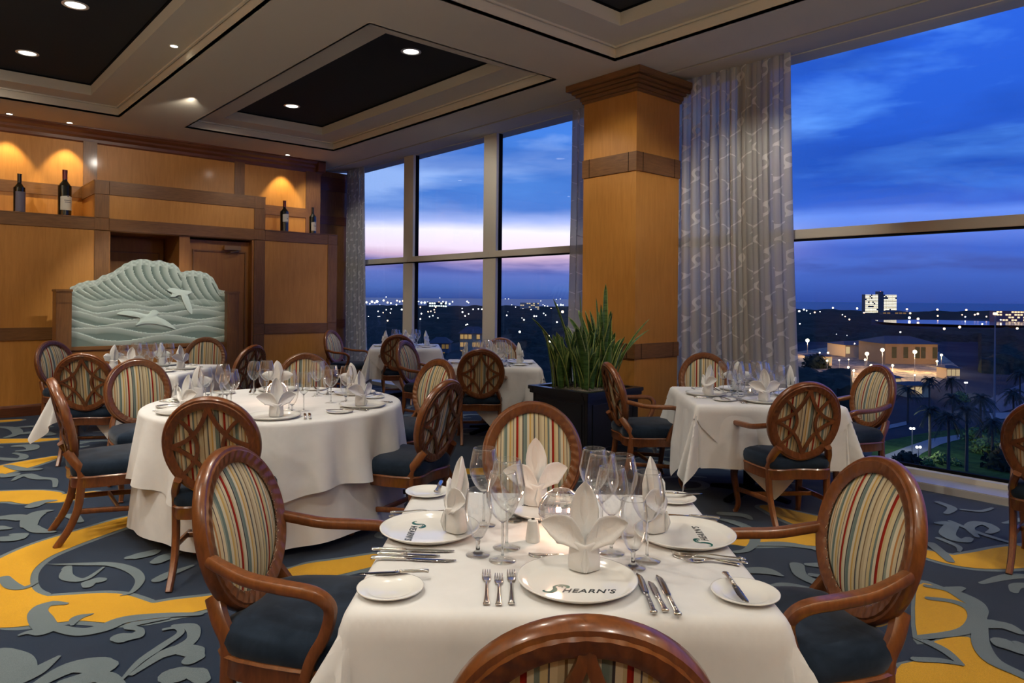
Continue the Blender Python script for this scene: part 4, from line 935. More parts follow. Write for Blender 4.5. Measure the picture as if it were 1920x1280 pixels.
def crest(x, z):
    """carved relief height of the wave drawing (0..1)"""
    # picture coordinates of the carving, zoomed frame
    u = (x-1.6)/1.83*1400+280; v = 905-(z-.866)/(1.94-.866)*825
    h = .45
    if v < 560:
        # curling ribs: arcs that start at the crest and sweep right-down
        k = (u-430)/88.0; rib = 0
        uu = u-((max(0, v-110))/430.0)**2.3*430*(1 if u < 1250 else .5)
        fr = (uu/80.0) % 1.0
        w_ = min(1, max(0, (560-v)/160)); rib = (fr**1.6)*w_*.95
        h = .15+rib
    if v >= 400:
        b = 0
        for q, (vv, am, fq, ph) in enumerate(((470, 14, .016, .4), (520, 16, .012, 2.0), (575, 20, .010, 3.1), (640, 22, .009, 1.2), (700, 18, .0085, 4.0), (765, 34, .0075, .3), (840, 24, .008, 2.2))):
            y0 = vv+am*sin(u*fq+ph)-(60 if u < 500 else 0)*((500-u)/220 if u < 500 else 0)
            d = v-y0
            if 0 <= d < 60: b = max(b, 1-d/60)
        f = min(1, (v-400)/150); h = h*(1-f)+(.25+.75*b)*f if v < 560 else .25+.75*b
    tz = topz(x); e = (tz-z)/(1.94-.866)*825
    if e < 60: h = max(h, .75+.25*sin(u*.11)*sin(e*.16))
    return max(0, min(1.1, h))
bm = B(); NX, NZ = 200, 120; col = bm.verts.layers.float.new('relief'); gf, gb = [], []
for j in range(NZ+1):
    rf, rb = [], []
    for i in range(NX+1):
        x = 1.602+i/NX*1.832; tz = topz(x); z = .866+(tz-.866)*j/NZ; h = crest(x, z)
        v = bm.verts.new((x, YS-.008-.012*h, z)); v[col] = h; rf.append(v); rb.append(bm.verts.new((x, YS+.008, z)))
    gf.append(rf); gb.append(rb)
for j in range(NZ):
    for i in range(NX):
        bm.faces.new((gf[j][i], gf[j][i+1], gf[j+1][i+1], gf[j+1][i])); bm.faces.new((gb[j][i+1], gb[j][i], gb[j+1][i], gb[j+1][i+1]))
for i in range(NX): bm.faces.new((gf[NZ][i], gf[NZ][i+1], gb[NZ][i+1], gb[NZ][i])); bm.faces.new((gf[0][i+1], gf[0][i], gb[0][i], gb[0][i+1]))
for j in range(NZ): bm.faces.new((gf[j][0], gf[j+1][0], gb[j+1][0], gb[j][0])); bm.faces.new((gf[j+1][NX], gf[j][NX], gb[j][NX], gb[j+1][NX]))
def etched(t, b):
    g = t.new('ShaderNodeTexCoord').outputs['Object']; at = t.new('ShaderNodeAttribute', attribute_name='relief').outputs['Fac']
    s = t.new('ShaderNodeSeparateXYZ', ins={0: g}); n = t.noise(g, 4, 3)
    c = t.ramp(at, [(.1, (.20, .31, .28, 1)), (.4, (.46, .60, .55, 1)), (1.0, (.80, .93, .87, 1))])
    t.l.new(c, b.inputs['Base Color']); b.inputs['Roughness'].default_value = .4
    out = t.n['Material Output']; tr = t.new('ShaderNodeBsdfTranslucent', ins={0: c}); tp = t.new('ShaderNodeBsdfTransparent', ins={0: (.85, .95, .92, 1)})
    m1 = t.new('ShaderNodeMixShader', ins={0: .35, 1: b.outputs[0], 2: tr.outputs[0]})
    al = t.maprange(at, .1, .5, .68, .93)
    m2 = t.new('ShaderNodeMixShader', ins={0: al, 1: tp.outputs[0], 2: m1.outputs[0]}); t.l.new(m2.outputs[0], out.inputs[0])
ETCH = mat('etched_glass', rough=.4, build=etched)
gp = obj('etched_wave', bm, ETCH, ws)
FROST = mat('frosted_relief', (.62, .76, .70), .5)
def relief(pts, nm):
    P = [PY(80+a*.1979, 470+b*.1979, YS-.026) for a, b in pts]; bm = B(); c = sum(P, Vector())/len(P)
    P = smoothpath(P, 3, True); o_ = [bm.verts.new(p) for p in P]; i_ = [bm.verts.new(c+(p-c)*.6+Vector((0, -.006, 0))) for p in P]; bk = [bm.verts.new(p+Vector((0, .012, 0))) for p in P]
    n = len(P)
    for k in range(n): bm.faces.new((o_[k], o_[(k+1) % n], i_[(k+1) % n], i_[k])); bm.faces.new((bk[k], bk[(k+1) % n], o_[(k+1) % n], o_[k]))
    bm.faces.new(i_); obj(nm, bm, FROST, gp)
relief([(1180,372),(1215,352),(1270,358),(1330,372),(1400,382),(1408,400),(1375,410),(1392,470),(1415,540),(1415,600),(1375,570),(1340,510),(1315,450),(1300,410),(1250,412),(1212,434),(1225,400)], 'carved_gull')
relief([(705,598),(760,572),(840,570),(930,590),(1000,600),(1035,565),(1075,562),(1098,590),(1080,620),(1150,650),(1210,690),(1265,745),(1200,725),(1120,705),(1040,690),(960,690),(880,708),(920,665),(915,635),(850,625),(760,600)], 'carved_gull')
# ================================================================== BOTTLES
GREENGL = mat('dark_bottle_glass', (.006, .008, .006), .08, coat=.6); PAPER = mat('label_paper', (.62, .58, .48), .7); PAPERD = mat('label_print', (.1, .1, .12), .7); FOIL = mat('foil_red', (.12, .012, .014), .35, .3); FOILK = mat('foil_black', (.02, .018, .016), .35, .3); GREYL = mat('faded_label', (.15, .14, .19), .6)
def bottle(px, py, ppx, hgt, foil, lab, lbl, lz=(.2, .52)):
    p = PY(px, py, 10.72); t = thing('wine_bottle', lbl, 'bottle', (p.x, 10.72, 2.503), radians(20), 'wine bottles on the wall shelf')
    s = hgt; r = .042*s/.33
    prof = spline([(r, .01*s), (r, .6*s), (r*.93, .66*s), (r*.42, .76*s), (r*.36, .8*s), (r*.35, .985*s)], 5)
    bm = B(); lathe(bm, [(0, .004), (r*.9, 0)]+prof+[(0, s*.985)], 28); obj('glass_body', bm, GREENGL, t)
    bm = B(); lathe(bm, [(r*.37, .8*s), (r*.37, .99*s), (r*.4, .99*s), (r*.4, s), (0, s)], 20); obj('foil_capsule', bm, foil, t)
    bm = B(); ring = []
    for k in range(15): a = -pi/2-1.15+2.3*k/14; ring.append([bm.verts.new((r*1.012*cos(a), r*1.012*sin(a), z)) for z in (lz[0]*s, (lz[1]+(.02*cos((k-7)/14*pi) if lab == PAPER else 0))*s)])
    for a, b in zip(ring, ring[1:]): bm.faces.new((a[0], b[0], b[1], a[1]))
    lb_ = obj('paper_label', bm, lab, t)
    if lab == PAPER:
        bm = B()
        for z, w_ in ((.30, .8), (.34, .95), (.42, .2)):
            q = []
            for k in range(9): a = -pi/2+w_*(k/8-.5)*1.2; q.append([bm.verts.new((r*1.02*cos(a), r*1.02*sin(a), zz*s)) for zz in (z, z+(.012 if w_ > .3 else .03))])
            for a, b in zip(q, q[1:]): bm.faces.new((a[0], b[0], b[1], a[1]))
        obj('label_print', bm, PAPERD, lb_)
def yz(Y): return 2.503
bottle(36, 396, 0, .50, FOILK, GREYL, 'leftmost bottle on the high shelf, with a dull purplish label', (.05, .55))
bottle(121, 402, 0, .61, FOIL, PAPER, 'tall red-capped bottle with a cream crested label on the left shelf', (.14, .42))
bottle(533, 434, 0, .505, FOIL, PAPER, 'red-capped bottle with a square label on the right shelf', (.33, .56))
bottle(586, 438, 0, .44, FOILK, PAPER, 'smallest dark bottle at the right end of the right shelf', (.14, .44))
# ================================================================== PLANTER AND SNAKE PLANT
PBK = mat('planter_black', (.013, .013, .014), .35, coat=.2)
PX0, PX1, PY0, PY1, PZT = 4.74, 5.52, 4.20, 4.98, .67
PLX, PLY = (4.62+5.40)/2, (4.20+4.98)/2
pt = thing('planter', 'large square black planter box in front of the column', 'planter', (4.99, 4.60, 0))
bm = B()
def ringbox(bm, r, z0, z1, t_, bev=.004):
    bx(bm, -r, r, -r, -r+t_, z0, z1, 0, bev); bx(bm, -r, r, r-t_, r, z0, z1, 0, bev); bx(bm, -r, -r+t_, -r+t_, r-t_, z0, z1, 0, bev); bx(bm, r-t_, r, -r+t_, r-t_, z0, z1, 0, bev)
ringbox(bm, .355, .06, .62, .03); bx(bm, -.34, .34, -.34, .34, .06, .09); obj('box', bm, PBK, pt)
bm = B(); ringbox(bm, .392, .635, .67, .07); ringbox(bm, .38, .60, .64, .05); obj('rim', bm, PBK, pt)
bm = B(); bx(bm, -.37, .37, -.37, .37, 0, .07, 0, .006); obj('plinth', bm, PBK, pt)
bm = B()
for a in range(4):
    v0 = len(bm.verts); bx(bm, -.29, .29, -.362, -.354, .14, .155); bx(bm, -.29, .29, -.362, -.354, .54, .555); bx(bm, -.29, -.275, -.362, -.354, .155, .54); bx(bm, .275, .29, -.362, -.354, .155, .54)
    bm.verts.ensure_lookup_table(); bmesh.ops.rotate(bm, verts=bm.verts[v0:], cent=(0, 0, 0), matrix=Matrix.Rotation(a*pi/2, 3, 'Z'))
obj('side_moulding', bm, PBK, pt)
MOSS = mat('spanish_moss', rough=.95, build=lambda t, b: (t.l.new(t.ramp(t.noise(t.new('ShaderNodeTexCoord').outputs['Object'], 70, 5, .7), [(.35, (.05, .045, .035, 1)), (.65, (.32, .29, .22, 1))]), b.inputs['Base Color']), bump(t, b, t.noise(t.new('ShaderNodeTexCoord').outputs['Object'], 90, 4), 1, .03)))
bm = B(); N = 40; g = []
for j in range(N+1):
    g.append([bm.verts.new((-.33+.66*i/N, -.33+.66*j/N, .62+.075*sin(pi*i/N)**.5*sin(pi*j/N)**.5+.012*mnoise.noise((i*.5, j*.5, 0)))) for i in range(N+1)])
for j in range(N):
    for i in range(N): bm.faces.new((g[j][i], g[j][i+1], g[j+1][i+1], g[j+1][i]))
mo = obj('moss_topping', bm, MOSS, pt); mo['kind'] = 'stuff'
def leafm(t, b):
    g = t.new('ShaderNodeTexCoord').outputs['Object']; n = t.noise(t.map(g, (3, 3, 22)), 2.5, 3, .6, 1)
    t.l.new(t.ramp(n, [(.4, (.025, .075, .018, 1)), (.6, (.075, .17, .04, 1))]), b.inputs['Base Color'])
LEAF = mat('snake_leaf', rough=.35, coat=.2, build=leafm); LEAFM = mat('snake_leaf_margin', (.30, .36, .10), .4, coat=.2)
bm = B(); rnd = random.Random(12)
def sleaf(bx0, by0, L, ang, lean, wd, tw):
    n = 14; rows = []
    for i in range(n+1):
        s = i/n; rr = lean*L*(s**1.7); x = bx0+cos(ang)*rr; y = by0+sin(ang)*rr; z = .66+L*s*sqrt(max(.1, 1-(lean*s)**2*.6))
        w_ = wd*(.55+.75*s-1.3*max(0, s-.45)**1.3*1.55); w_ = max(w_, .0012) if i < n else .0008
        ta = ang+pi/2+tw*s+.3*sin(s*4+ang); s_ = Vector((cos(ta), sin(ta), 0)); o_ = Vector((-sin(ta), cos(ta), 0))
        row = []
        for k, f in enumerate((-1, -.84, -.3, .3, .84, 1)):
            row.append(bm.verts.new(Vector((x, y, z))+s_*(f*w_/2)+o_*((f*f-.5)*w_*.35)))
        rows.append(row)
    for i in range(n):
        for k in range(5): f = bm.faces.new((rows[i][k], rows[i][k+1], rows[i+1][k+1], rows[i+1][k])); f.material_index = 1 if k in (0, 4) else 0
for cxx, cyy, n, hmax in ((-.12, -.14, 26, .62), (-.2, .12, 14, .55), (.14, -.06, 26, .72), (.16, .16, 10, .6), (.02, -.2, 8, .5), (-.02, .05, 10, .62)):
    for k in range(n):
        a = rnd.uniform(0, 6.28); r_ = rnd.uniform(.0, .1); sleaf(cxx+r_*cos(a), cyy+r_*sin(a), hmax*rnd.uniform(.5, 1.05), a, rnd.uniform(.05, .40), rnd.uniform(.066, .10), rnd.uniform(-1.2, 1.2))
sleaf(.24, -.02, 1.0, .6, .08, .08, .8); sleaf(.2, 0, .86, 2.5, .05, .05, -.8); sleaf(-.2, -.05, .86, 2.6, .25, .05, .6); sleaf(-.14, -.1, .9, 1.9, .05, .045, .6); sleaf(.12, -.12, .8, 3.5, .1, .05, .6)
sleaf(-.24, -.0, .72, 2.7, .5, .05, .6); sleaf(.26, -.1, .62, -.6, .6, .055, .3); sleaf(.26, -.15, .7, -.9, .45, .05, .3)
o = obj('snake_plant', bm, [LEAF, LEAFM], loc=(4.99, 4.60, 0)); o.modifiers.new('thick', 'SOLIDIFY').thickness = .003
tag(o, 'tall green snake plant with yellow leaf edges growing in the black planter', 'plant')
# ================================================================== OUTSIDE
GZ = -26.0
GROUND = mat('dark_ground', rough=.95, spec=.05, build=lambda t, b: t.l.new(t.ramp(t.noise(t.new('ShaderNodeTexCoord').outputs['Object'], .03, 5, .6), [(.35, (.020, .022, .03, 1)), (.65, (.04, .045, .05, 1))]), b.inputs['Base Color']))
LAWN = mat('lawn', rough=.95, spec=.05, build=lambda t, b: t.l.new(t.ramp(t.noise(t.new('ShaderNodeTexCoord').outputs['Object'], .6, 4, .6), [(.35, (.02, .045, .012, 1)), (.65, (.04, .085, .02, 1))]), b.inputs['Base Color']))
PAVE = mat('pavement', (.16, .15, .14), .8); ROAD = mat('asphalt', (.035, .035, .05), .8)
SEA = mat('sea_water', (.012, .026, .07), .35, spec=.5); LAKEW = mat('lake_water', (.02, .04, .09), .08, spec=.6)
TREE = mat('tree_canopy', rough=.95, spec=.05, build=lambda t, b: t.l.new(t.ramp(t.noise(t.new('ShaderNodeTexCoord').outputs['Object'], .35, 5, .7), [(.35, (.010, .014, .010, 1)), (.7, (.035, .045, .028, 1))]), b.inputs['Base Color']))
def gpoly(pts, z, m_, nm):
    bm = B(); vs = [bm.verts.new((p.x, p.y, z)) for p in pts]; f = bm.faces.new(vs)
    if f.normal.z < 0: f.normal_flip()
    bm.normal_update(); o = obj(nm, bm, m_, None, False); o['kind'] = 'structure'; return o
def fan(r0, r1, a0, a1, z, n=24):
    return [Vector((r1*cos(a0+(a1-a0)*i/n), r1*sin(a0+(a1-a0)*i/n), z)) for i in range(n+1)]+[Vector((r0*cos(a1-(a1-a0)*i/n), r0*sin(a1-(a1-a0)*i/n), z)) for i in range(n+1)]
gpoly(fan(12, 2600, radians(-15), radians(88), GZ), GZ, GROUND, 'ground'); gpoly(fan(1900, 55000, radians(-15), radians(88), GZ-.5, 60), GZ+.3, SEA, 'sea')
def G(px, py, z=0): return PZ(px, py, GZ+z)
gpoly([G(1640,604), G(1720,603), G(1820,605), G(1925,608), G(1925,615), G(1820,614), G(1700,611), G(1650,608)], GZ+3.0, LAKEW, 'lake')
gpoly([G(1600, 990), G(1640,830), G(1745,810), G(1925,790), G(2100, 800), G(2200, 990)], GZ+.05, LAWN, 'lawn')
gpoly([G(1600,900), G(1655,855), G(1700,838), G(1745,823), G(1800,815), G(1800,824), G(1765,833), G(1730,850), G(1690,880), G(1650,930)], GZ+.1, PAVE, 'path')
gpoly([G(1820,765), G(1860,745), G(1925,715), G(1985,700), G(1985,740), G(1925,760), G(1870,775)], GZ+.1, ROAD, 'road')
gpoly([G(1655,800), G(1700,790), G(1700,797), G(1660,806)], GZ+.12, PAVE, 'path'); gpoly([G(1855,775), G(1925,772), G(1960,774), G(1960,784), G(1860,786)], GZ+.12, PAVE, 'path')
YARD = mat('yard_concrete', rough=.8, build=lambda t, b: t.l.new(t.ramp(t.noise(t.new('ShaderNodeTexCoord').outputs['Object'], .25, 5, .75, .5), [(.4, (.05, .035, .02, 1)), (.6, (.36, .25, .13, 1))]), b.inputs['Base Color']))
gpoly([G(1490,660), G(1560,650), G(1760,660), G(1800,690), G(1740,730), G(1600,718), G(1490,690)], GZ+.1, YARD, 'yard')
# wooded terrain
bm = B(); NA, NR = 420, 150; g = []
def in_clear(x, y):
    p = Vector((x, y, GZ-EYE)); d = p.dot(FWD)
    if d < 1: return 0
    px = 960+FPX*p.dot(Rt)/d; py = CY-FPX*p.dot(Up)/d
    if 1480 < px < 1835 and 640 < py < 725: return 1
    if px > 1560 and py > 770: return 1
    if px > 1600 and 700 < py <= 770 and (py-700) > 0: return 1
    if 1630 < px and 598 < py < 620: return 1
    return 0
for j in range(NR+1):
    row = []; r_ = 75*((2300/75.0)**(j/NR))
    for i in range(NA+1):
        a = radians(-12+96*i/NA); x, y = r_*cos(a), r_*sin(a)
        hh = mnoise.noise((x*.022, y*.022, 0))*5+mnoise.noise((x*.09, y*.09, 3))*3+abs(mnoise.noise((x*.3, y*.3, 5)))*1.8 if r_ < 700 else mnoise.noise((x*.006, y*.006, 0))*6+mnoise.noise((x*.03, y*.03, 3))*4
        z = GZ+max(-.5, hh+3.4)
        if in_clear(x, y): z = GZ-.6
        if r_ > 2200: z = GZ-1
        row.append(bm.verts.new((x, y, z)))
    g.append(row)
for j in range(NR):
    for i in range(NA): bm.faces.new((g[j][i], g[j][i+1], g[j+1][i+1], g[j+1][i]))
o = obj('woodland_canopy', bm, TREE); tag(o, 'dark wooded land stretching from the building to the sea', 'woods', None, 'stuff')
# buildings
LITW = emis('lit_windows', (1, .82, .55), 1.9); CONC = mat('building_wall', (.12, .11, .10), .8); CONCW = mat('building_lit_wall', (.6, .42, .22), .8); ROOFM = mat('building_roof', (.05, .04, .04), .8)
def building(px0, px1, pyb, wh, label, rows, cols, m_=None, win=None, depth=None, dist=None, roofh=.0, split=False):
    b = G((px0+px1)/2, pyb); 
    if dist: b = b.normalized()*1.0; d_ = ray((px0+px1)/2, pyb); b = Vector((d_.x, d_.y, 0)).normalized()*dist
    d = b.dot(FWD); W_ = (px1-px0)/FPX*d; t = thing('building', label, 'building', (b.x, b.y, GZ), -YAW)
    dp = depth or W_*.4; bm = B(); bx(bm, -W_/2, W_/2, 0, dp, -1, wh); obj('walls', bm, m_ or CONC, t, False)
    if split:
        bm = B(); bx(bm, -W_*.07, W_*.07, -.6, dp, 0, wh*1.16); obj('stair_tower', bm, CONC, t, False)
    bm = B(); rw, rh = W_/cols, wh/rows
    rr = random.Random(int(px0))
    for i in range(cols):
        if split and abs(i-(cols-1)/2) < cols*.07: continue
        for j in range(rows):
            if rr.random() < (.93 if split else .6): bx(bm, -W_/2+rw*(i+.12), -W_/2+rw*(i+.88), -.25, -.02, rh*(j+.3), rh*(j+.85))
    obj('lit_window_rows', bm, win or LITW, t, False)
    if roofh:
        bm = B(); a = [bm.verts.new(p) for p in ((-W_/2-1, -1, wh), (W_/2+1, -1, wh), (W_/2+1, dp+1, wh), (-W_/2-1, dp+1, wh))]; c = [bm.verts.new((-W_/4, dp/2, wh+roofh)), bm.verts.new((W_/4, dp/2, wh+roofh))]
        bm.faces.new((a[0], a[1], c[1], c[0])); bm.faces.new((a[2], a[3], c[0], c[1])); bm.faces.new((a[1], a[2], c[1])); bm.faces.new((a[3], a[0], c[0])); obj('roof', bm, ROOFM, t, False)
    return t, b, W_
tower_ = building(1622, 1681, 592, 44, 'distant tower block with bright window rows and a red beacon', 14, 22, None, emis('tower_windows', (1, .88, .62), 2.4), 15, 1750, 0, True)
building(1868, 1935, 588, 16, 'long low lit building near the shore at the right', 4, 12, mat('pink_wall', (.3, .12, .12), .8), emis('w2', (1, .72, .42), 1.6), 15, 1300)
building(975, 1011, 580, 19, 'distant pale apartment block beside the plant leaves', 5, 9, mat('pale_wall', (.45, .36, .26), .8), emis('w3', (1, .8, .5), .7), 14, 1500)
building(862, 908, 646, 11, 'lit tan apartment house below the window mullion', 3, 6, mat('tan_wall', (.4, .28, .13), .8), emis('w4', (1, .62, .24), .42), 12, 330, 3)
building(806, 842, 650, 7, 'low dim house left of the tan apartment house', 2, 5, CONC, emis('w5', (1, .62, .24), .15), 12, 320, 2.5)
building(800, 838, 573, 16, 'brightly lit hall on the horizon seen in the middle pane', 2, 9, None, emis('w6', (.85, 1, .95), 2.2), 16, 1900)
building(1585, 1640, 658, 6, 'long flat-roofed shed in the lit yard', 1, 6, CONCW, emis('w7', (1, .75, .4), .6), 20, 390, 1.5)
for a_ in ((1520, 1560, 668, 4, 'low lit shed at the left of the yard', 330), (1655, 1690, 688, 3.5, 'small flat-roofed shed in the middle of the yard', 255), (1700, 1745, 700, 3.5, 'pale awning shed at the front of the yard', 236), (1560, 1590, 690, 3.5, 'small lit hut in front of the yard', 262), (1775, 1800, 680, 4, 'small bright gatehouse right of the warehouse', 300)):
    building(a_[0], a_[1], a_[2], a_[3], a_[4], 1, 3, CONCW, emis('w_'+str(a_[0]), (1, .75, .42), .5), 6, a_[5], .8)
building(1660, 1758, 664, 9, 'large brown warehouse beyond the lit yard', 1, 9, mat('brown_wall', (.22, .13, .06), .8), emis('w8', (1, .7, .35), .06), 24, 360, 3)
building(1655, 1700, 582, 9, 'dark low house on the shore right of the tower', 2, 6, None, emis('w9', (1, .6, .3), .2), 12, 1500, 3)
# street lights (lamp glow seen in the distance)
E_W = emis('light_white', (1, .95, .85), 7); E_G = emis('light_greenish', (.85, 1, .92), 7); E_O = emis('light_orange', (1, .62, .34), 6); E_Y = emis('light_amber', (1, .78, .42), 16); E_R = emis('light_red', (1, .25, .15), 7)
POLE = mat('pole_steel', (.15, .15, .17), .5)
lightmesh = {}
def citylight(px, py, rpx, m_, grp, label, hgt=6.0, dmax=2150):
    d0 = ray(px, py); t = (GZ+hgt-EYE)/d0.z if d0.z < -1e-4 else 1e9
    if t > dmax: t = dmax
    p = d0*t; p.z += EYE; key = m_.name
    if key not in lightmesh:
        me = bpy.data.meshes.new('street_light'); bm = B(); bmesh.ops.create_icosphere(bm, subdivisions=2, radius=1); bm.to_mesh(me); bm.free(); me.materials.append(m_); lightmesh[key] = me
    o = bpy.data.objects.new('street_light', lightmesh[key]); C.objects.link(o); o.location = p; s = rpx*t/FPX; o.scale = (s, s, s); tag(o, label, 'street light', grp); return o, p
k7 = lambda a, b: (660+a*.2083, 540+b*.2083)
L7 = [(130,128,1.6,0),(180,122,1.9,0),(225,120,2.0,0),(205,132,1.2,0),(285,112,1.3,3),(320,130,1.5,2),(350,135,1.2,0),(405,113,1.3,2),(400,150,1.2,0),(430,120,1.2,0),(458,115,1.4,2),(250,153,.8,0),(160,140,1.0,1),(600,120,.9,1),(625,130,1.5,1),(655,130,1.7,1),(680,128,1.1,0),(783,133,2.0,2),(820,122,1.0,0),(825,155,1.1,1),(848,128,1.2,0),(878,142,1.3,1),(905,122,1.0,0),(1036,120,1.1,0),(1050,130,.9,0),(352,187,.8,0),(308,195,.8,0),(235,208,.9,0),(280,220,.9,2),(345,222,.8,0),(448,193,1.2,1),(148,256,.8,0),(235,255,.6,0),(250,255,.6,0),(320,292,1.3,2),(615,172,1.0,2),(625,230,1.1,0),(615,278,1.1,0),(685,212,1.0,2),(710,208,1.0,2),(740,195,1.0,2),(753,170,1.1,2),(745,217,.8,2),(728,248,.9,1),(698,256,.9,1),(773,270,1.0,0),(992,183,.8,0),(995,216,1.2,0),(1050,232,.9,0),(1018,250,1.0,0),(1090,190,.9,0),(1138,187,1.0,0),(1170,190,1.2,0),(1038,328,1.3,0),(1025,332,.8,0),(1540,187,.8,0),(1612,197,1.3,0),(1472,170,.6,0),(1405,216,.8,0),(1393,245,1.0,0),(1640,252,1.2,0),(1660,252,1.0,0),(1725,228,.9,0),(1743,243,.8,0),(1792,185,1.1,2),(1530,270,.9,0),(1548,285,1.2,0),(1510,393,1.7,0),(1895,213,2.2,2),(1845,305,1.2,0),(1768,433,1.8,3),(1730,465,.9,2),(1775,482,1.4,3),(1790,482,1.1,3),(1845,152,1.3,1),(1880,150,1.3,1),(1900,152,1.0,1),(1735,160,.8,0),(1760,163,.8,0),(1380,97,.5,0),(1410,97,.5,0),(1838,100,.5,0),(1875,98,.5,0),(790,88,.5,0),(307,80,.7,0),(1700,115,.6,0),(1720,150,.6,0),(1438,150,.5,0)]
MM = [E_W, E_G, E_O, E_Y]
NMZ = ['white', 'greenish white', 'orange', 'amber']
for a, b, r_, c in L7:
    p = k7(a, b); citylight(p[0], p[1], r_*1.15, MM[c], 'distant town lights behind the middle windows', 'tiny %s town light %s seen through the %s pane' % (NMZ[c], 'on the horizon' if p[1] < 572 else ('in the dark woods' if p[1] < 600 else 'low down near the tables'), 'corner' if p[0] < 757 else ('second' if p[0] < 910 else 'third')))
k8 = lambda a, b: (1490+a*.224, 540+b*.224)
for a, b, r_, c in [(38,193,1.6,0),(78,180,1.3,0),(100,188,1.0,1),(168,203,1.3,2),(212,197,.7,0),(130,213,.6,0),(320,166,1.3,3),(523,170,1.4,3),(400,222,.8,0),(423,237,.9,2),(458,262,1.3,2),(580,207,1.4,2),(838,207,1.0,2),(940,176,1.5,2),(967,210,1.5,2),(960,248,1.9,0),(1033,257,2.0,2),(962,285,1.0,0),(1031,292,.8,2),(1195,180,1.6,2),(1198,232,1.3,2),(1437,183,1.6,2),(1402,223,1.0,2),(1428,240,1.1,0),(1508,222,1.3,2),(1533,215,1.7,2),(1605,238,1.1,2),(1645,220,2.4,3),(1725,265,1.1,1),(1570,300,1.2,0),(1252,340,1.9,2),(1381,326,2.0,2),(1863,337,1.8,2),(885,368,1.2,0),(43,298,1.1,0),(350,385,.5,0),(438,395,.5,0),(1088,443,.5,1),(865,510,.5,0),(1842,290,.6,2),(1780,215,.8,3),(1830,217,1.1,3),(1868,220,1.3,3)]:
    p = k8(a, b); citylight(p[0], p[1], r_*1.1, MM[c], 'distant town lights behind the large window', 'tiny %s town light %s' % (NMZ[c], ('near the sea' if p[1] < 592 else 'below the lake')+(' left of the tower block' if p[0] < 1620 else ' right of the tower block')))
_bo, _bp = citylight(1651, 547.5, 1.8, E_R, None, 'x', 6, 1745)
_q = Matrix.Rotation(YAW, 3, 'Z') @ (_bp-tower_[0].location)
_bo.name = 'roof_beacon'; _bo.parent = tower_[0]; _bo.location = _q
for k_ in ('label', 'category'): del _bo[k_]
bm = B(); sweep(bm, [(_q.x, _q.y, 40), (_q.x, _q.y, _q.z)], .8, .8, (1, 0, 0), 6, 2); obj('beacon_mast', bm, CONC, tower_[0], False)
# floodlit yard lamps: pole + lamp + a real light
YL = [(107,438,4.0),(359,480,2.6),(412,488,2.6),(280,541,2.2),(272,607,2.2),(605,549,4.2),(735,517,4.2),(1006,533,4.4),(590,598,2.2),(640,648,2.8),(820,647,2.6),(394,690,2.8),(449,662,2.4),(495,690,2.4),(1228,560,2.8),(1192,612,2.4),(210,541,1.6),(373,602,1.6),(452,597,1.4),(1005,727,2.0)]
for i, (a, b, r_) in enumerate(YL):
    px, py = k8(a, b); d0 = ray(px, py); hgt = 8 if r_ > 3.5 else 5; t_ = (GZ+hgt-EYE)/d0.z; p = d0*t_; p.z += EYE
    big = r_ > 3.5
    t = thing('yard_lamp', ('tall floodlight' if big else 'small lamp')+' glowing amber '+('at the far left of the yard' if a < 150 else 'by the left shed' if a < 330 else 'between the sheds' if a < 560 else 'before the warehouse' if a < 900 else 'at the right end of the yard')+(', farther back' if b < 570 else ', nearer row'), 'street light', (p.x, p.y, GZ), 0, 'tall floodlights over the yard' if big else 'small lamps in the yard')
    bm = B(); sweep(bm, [(0, 0, 0), (0, 0, hgt)], .25, .2, (1, 0, 0), 6, 2); obj('pole', bm, POLE, t)
    bm = B(); bmesh.ops.create_icosphere(bm, subdivisions=2, radius=r_*.8*t_/FPX); bmesh.ops.translate(bm, verts=bm.verts[:], vec=(0, 0, hgt)); obj('lamp_head', bm, E_Y, t)
    if r_ > 2.3:
        l = bpy.data.lights.new('yard', 'POINT'); l.energy = 15000 if big else 3500; l.color = (1, .68, .34); l.shadow_soft_size = .6; o = bpy.data.objects.new('yard_light', l); C.objects.link(o); o.location = (p.x, p.y, p.z-1.2)
for px, pyt, pyb, lb, en in ((1710, 803, 851, 'white path lamp on a pole by the curved walkway', 90), (1722, 838, 866, 'low heart-shaped path lamp beside the shrubs', 40), (1811, 717, 740, 'white park lamp above the far palms', 60), (1806, 764, 775, 'small lamp among the palms', 20)):
    b = G(px, pyb); d = b.dot(FWD); hh = (pyb-pyt)/FPX*d
    t = thing('path_lamp', lb, 'street light', (b.x, b.y, GZ)); bm = B(); sweep(bm, [(0, 0, 0), (0, 0, hh)], .16, .16, (1, 0, 0), 6, 2); obj('pole', bm, POLE, t)
    bm = B()
    for s in (-.28, .28): bmesh.ops.create_icosphere(bm, subdivisions=2, radius=.22, matrix=Matrix.Translation((s*RGT.x, s*RGT.y, hh)))
    obj('lamp_head', bm, E_W, t); l = bpy.data.lights.new('path', 'POINT'); l.energy = en*14; l.color = (.9, 1, .8); l.shadow_soft_size = .3; o = bpy.data.objects.new('path_light', l); C.objects.link(o); o.location = (b.x, b.y, GZ+hh+.9)
# tall dark mast in front of the road
b = G(1864, 800); t = thing('light_mast', 'tall slender light mast rising past the road on the right', 'mast', (b.x, b.y, GZ)); bm = B(); hh = (800-590)/FPX*b.dot(FWD); sweep(bm, [(0, 0, 0), (0, 0, hh)], [.5, .25], [.5, .25], (1, 0, 0), 8, 2); obj('pole', bm, POLE, t); bm = B(); bx(bm, -.5, .5, -.3, .3, hh, hh+.5, 0, .05); obj('lamp_head', bm, E_O, t)
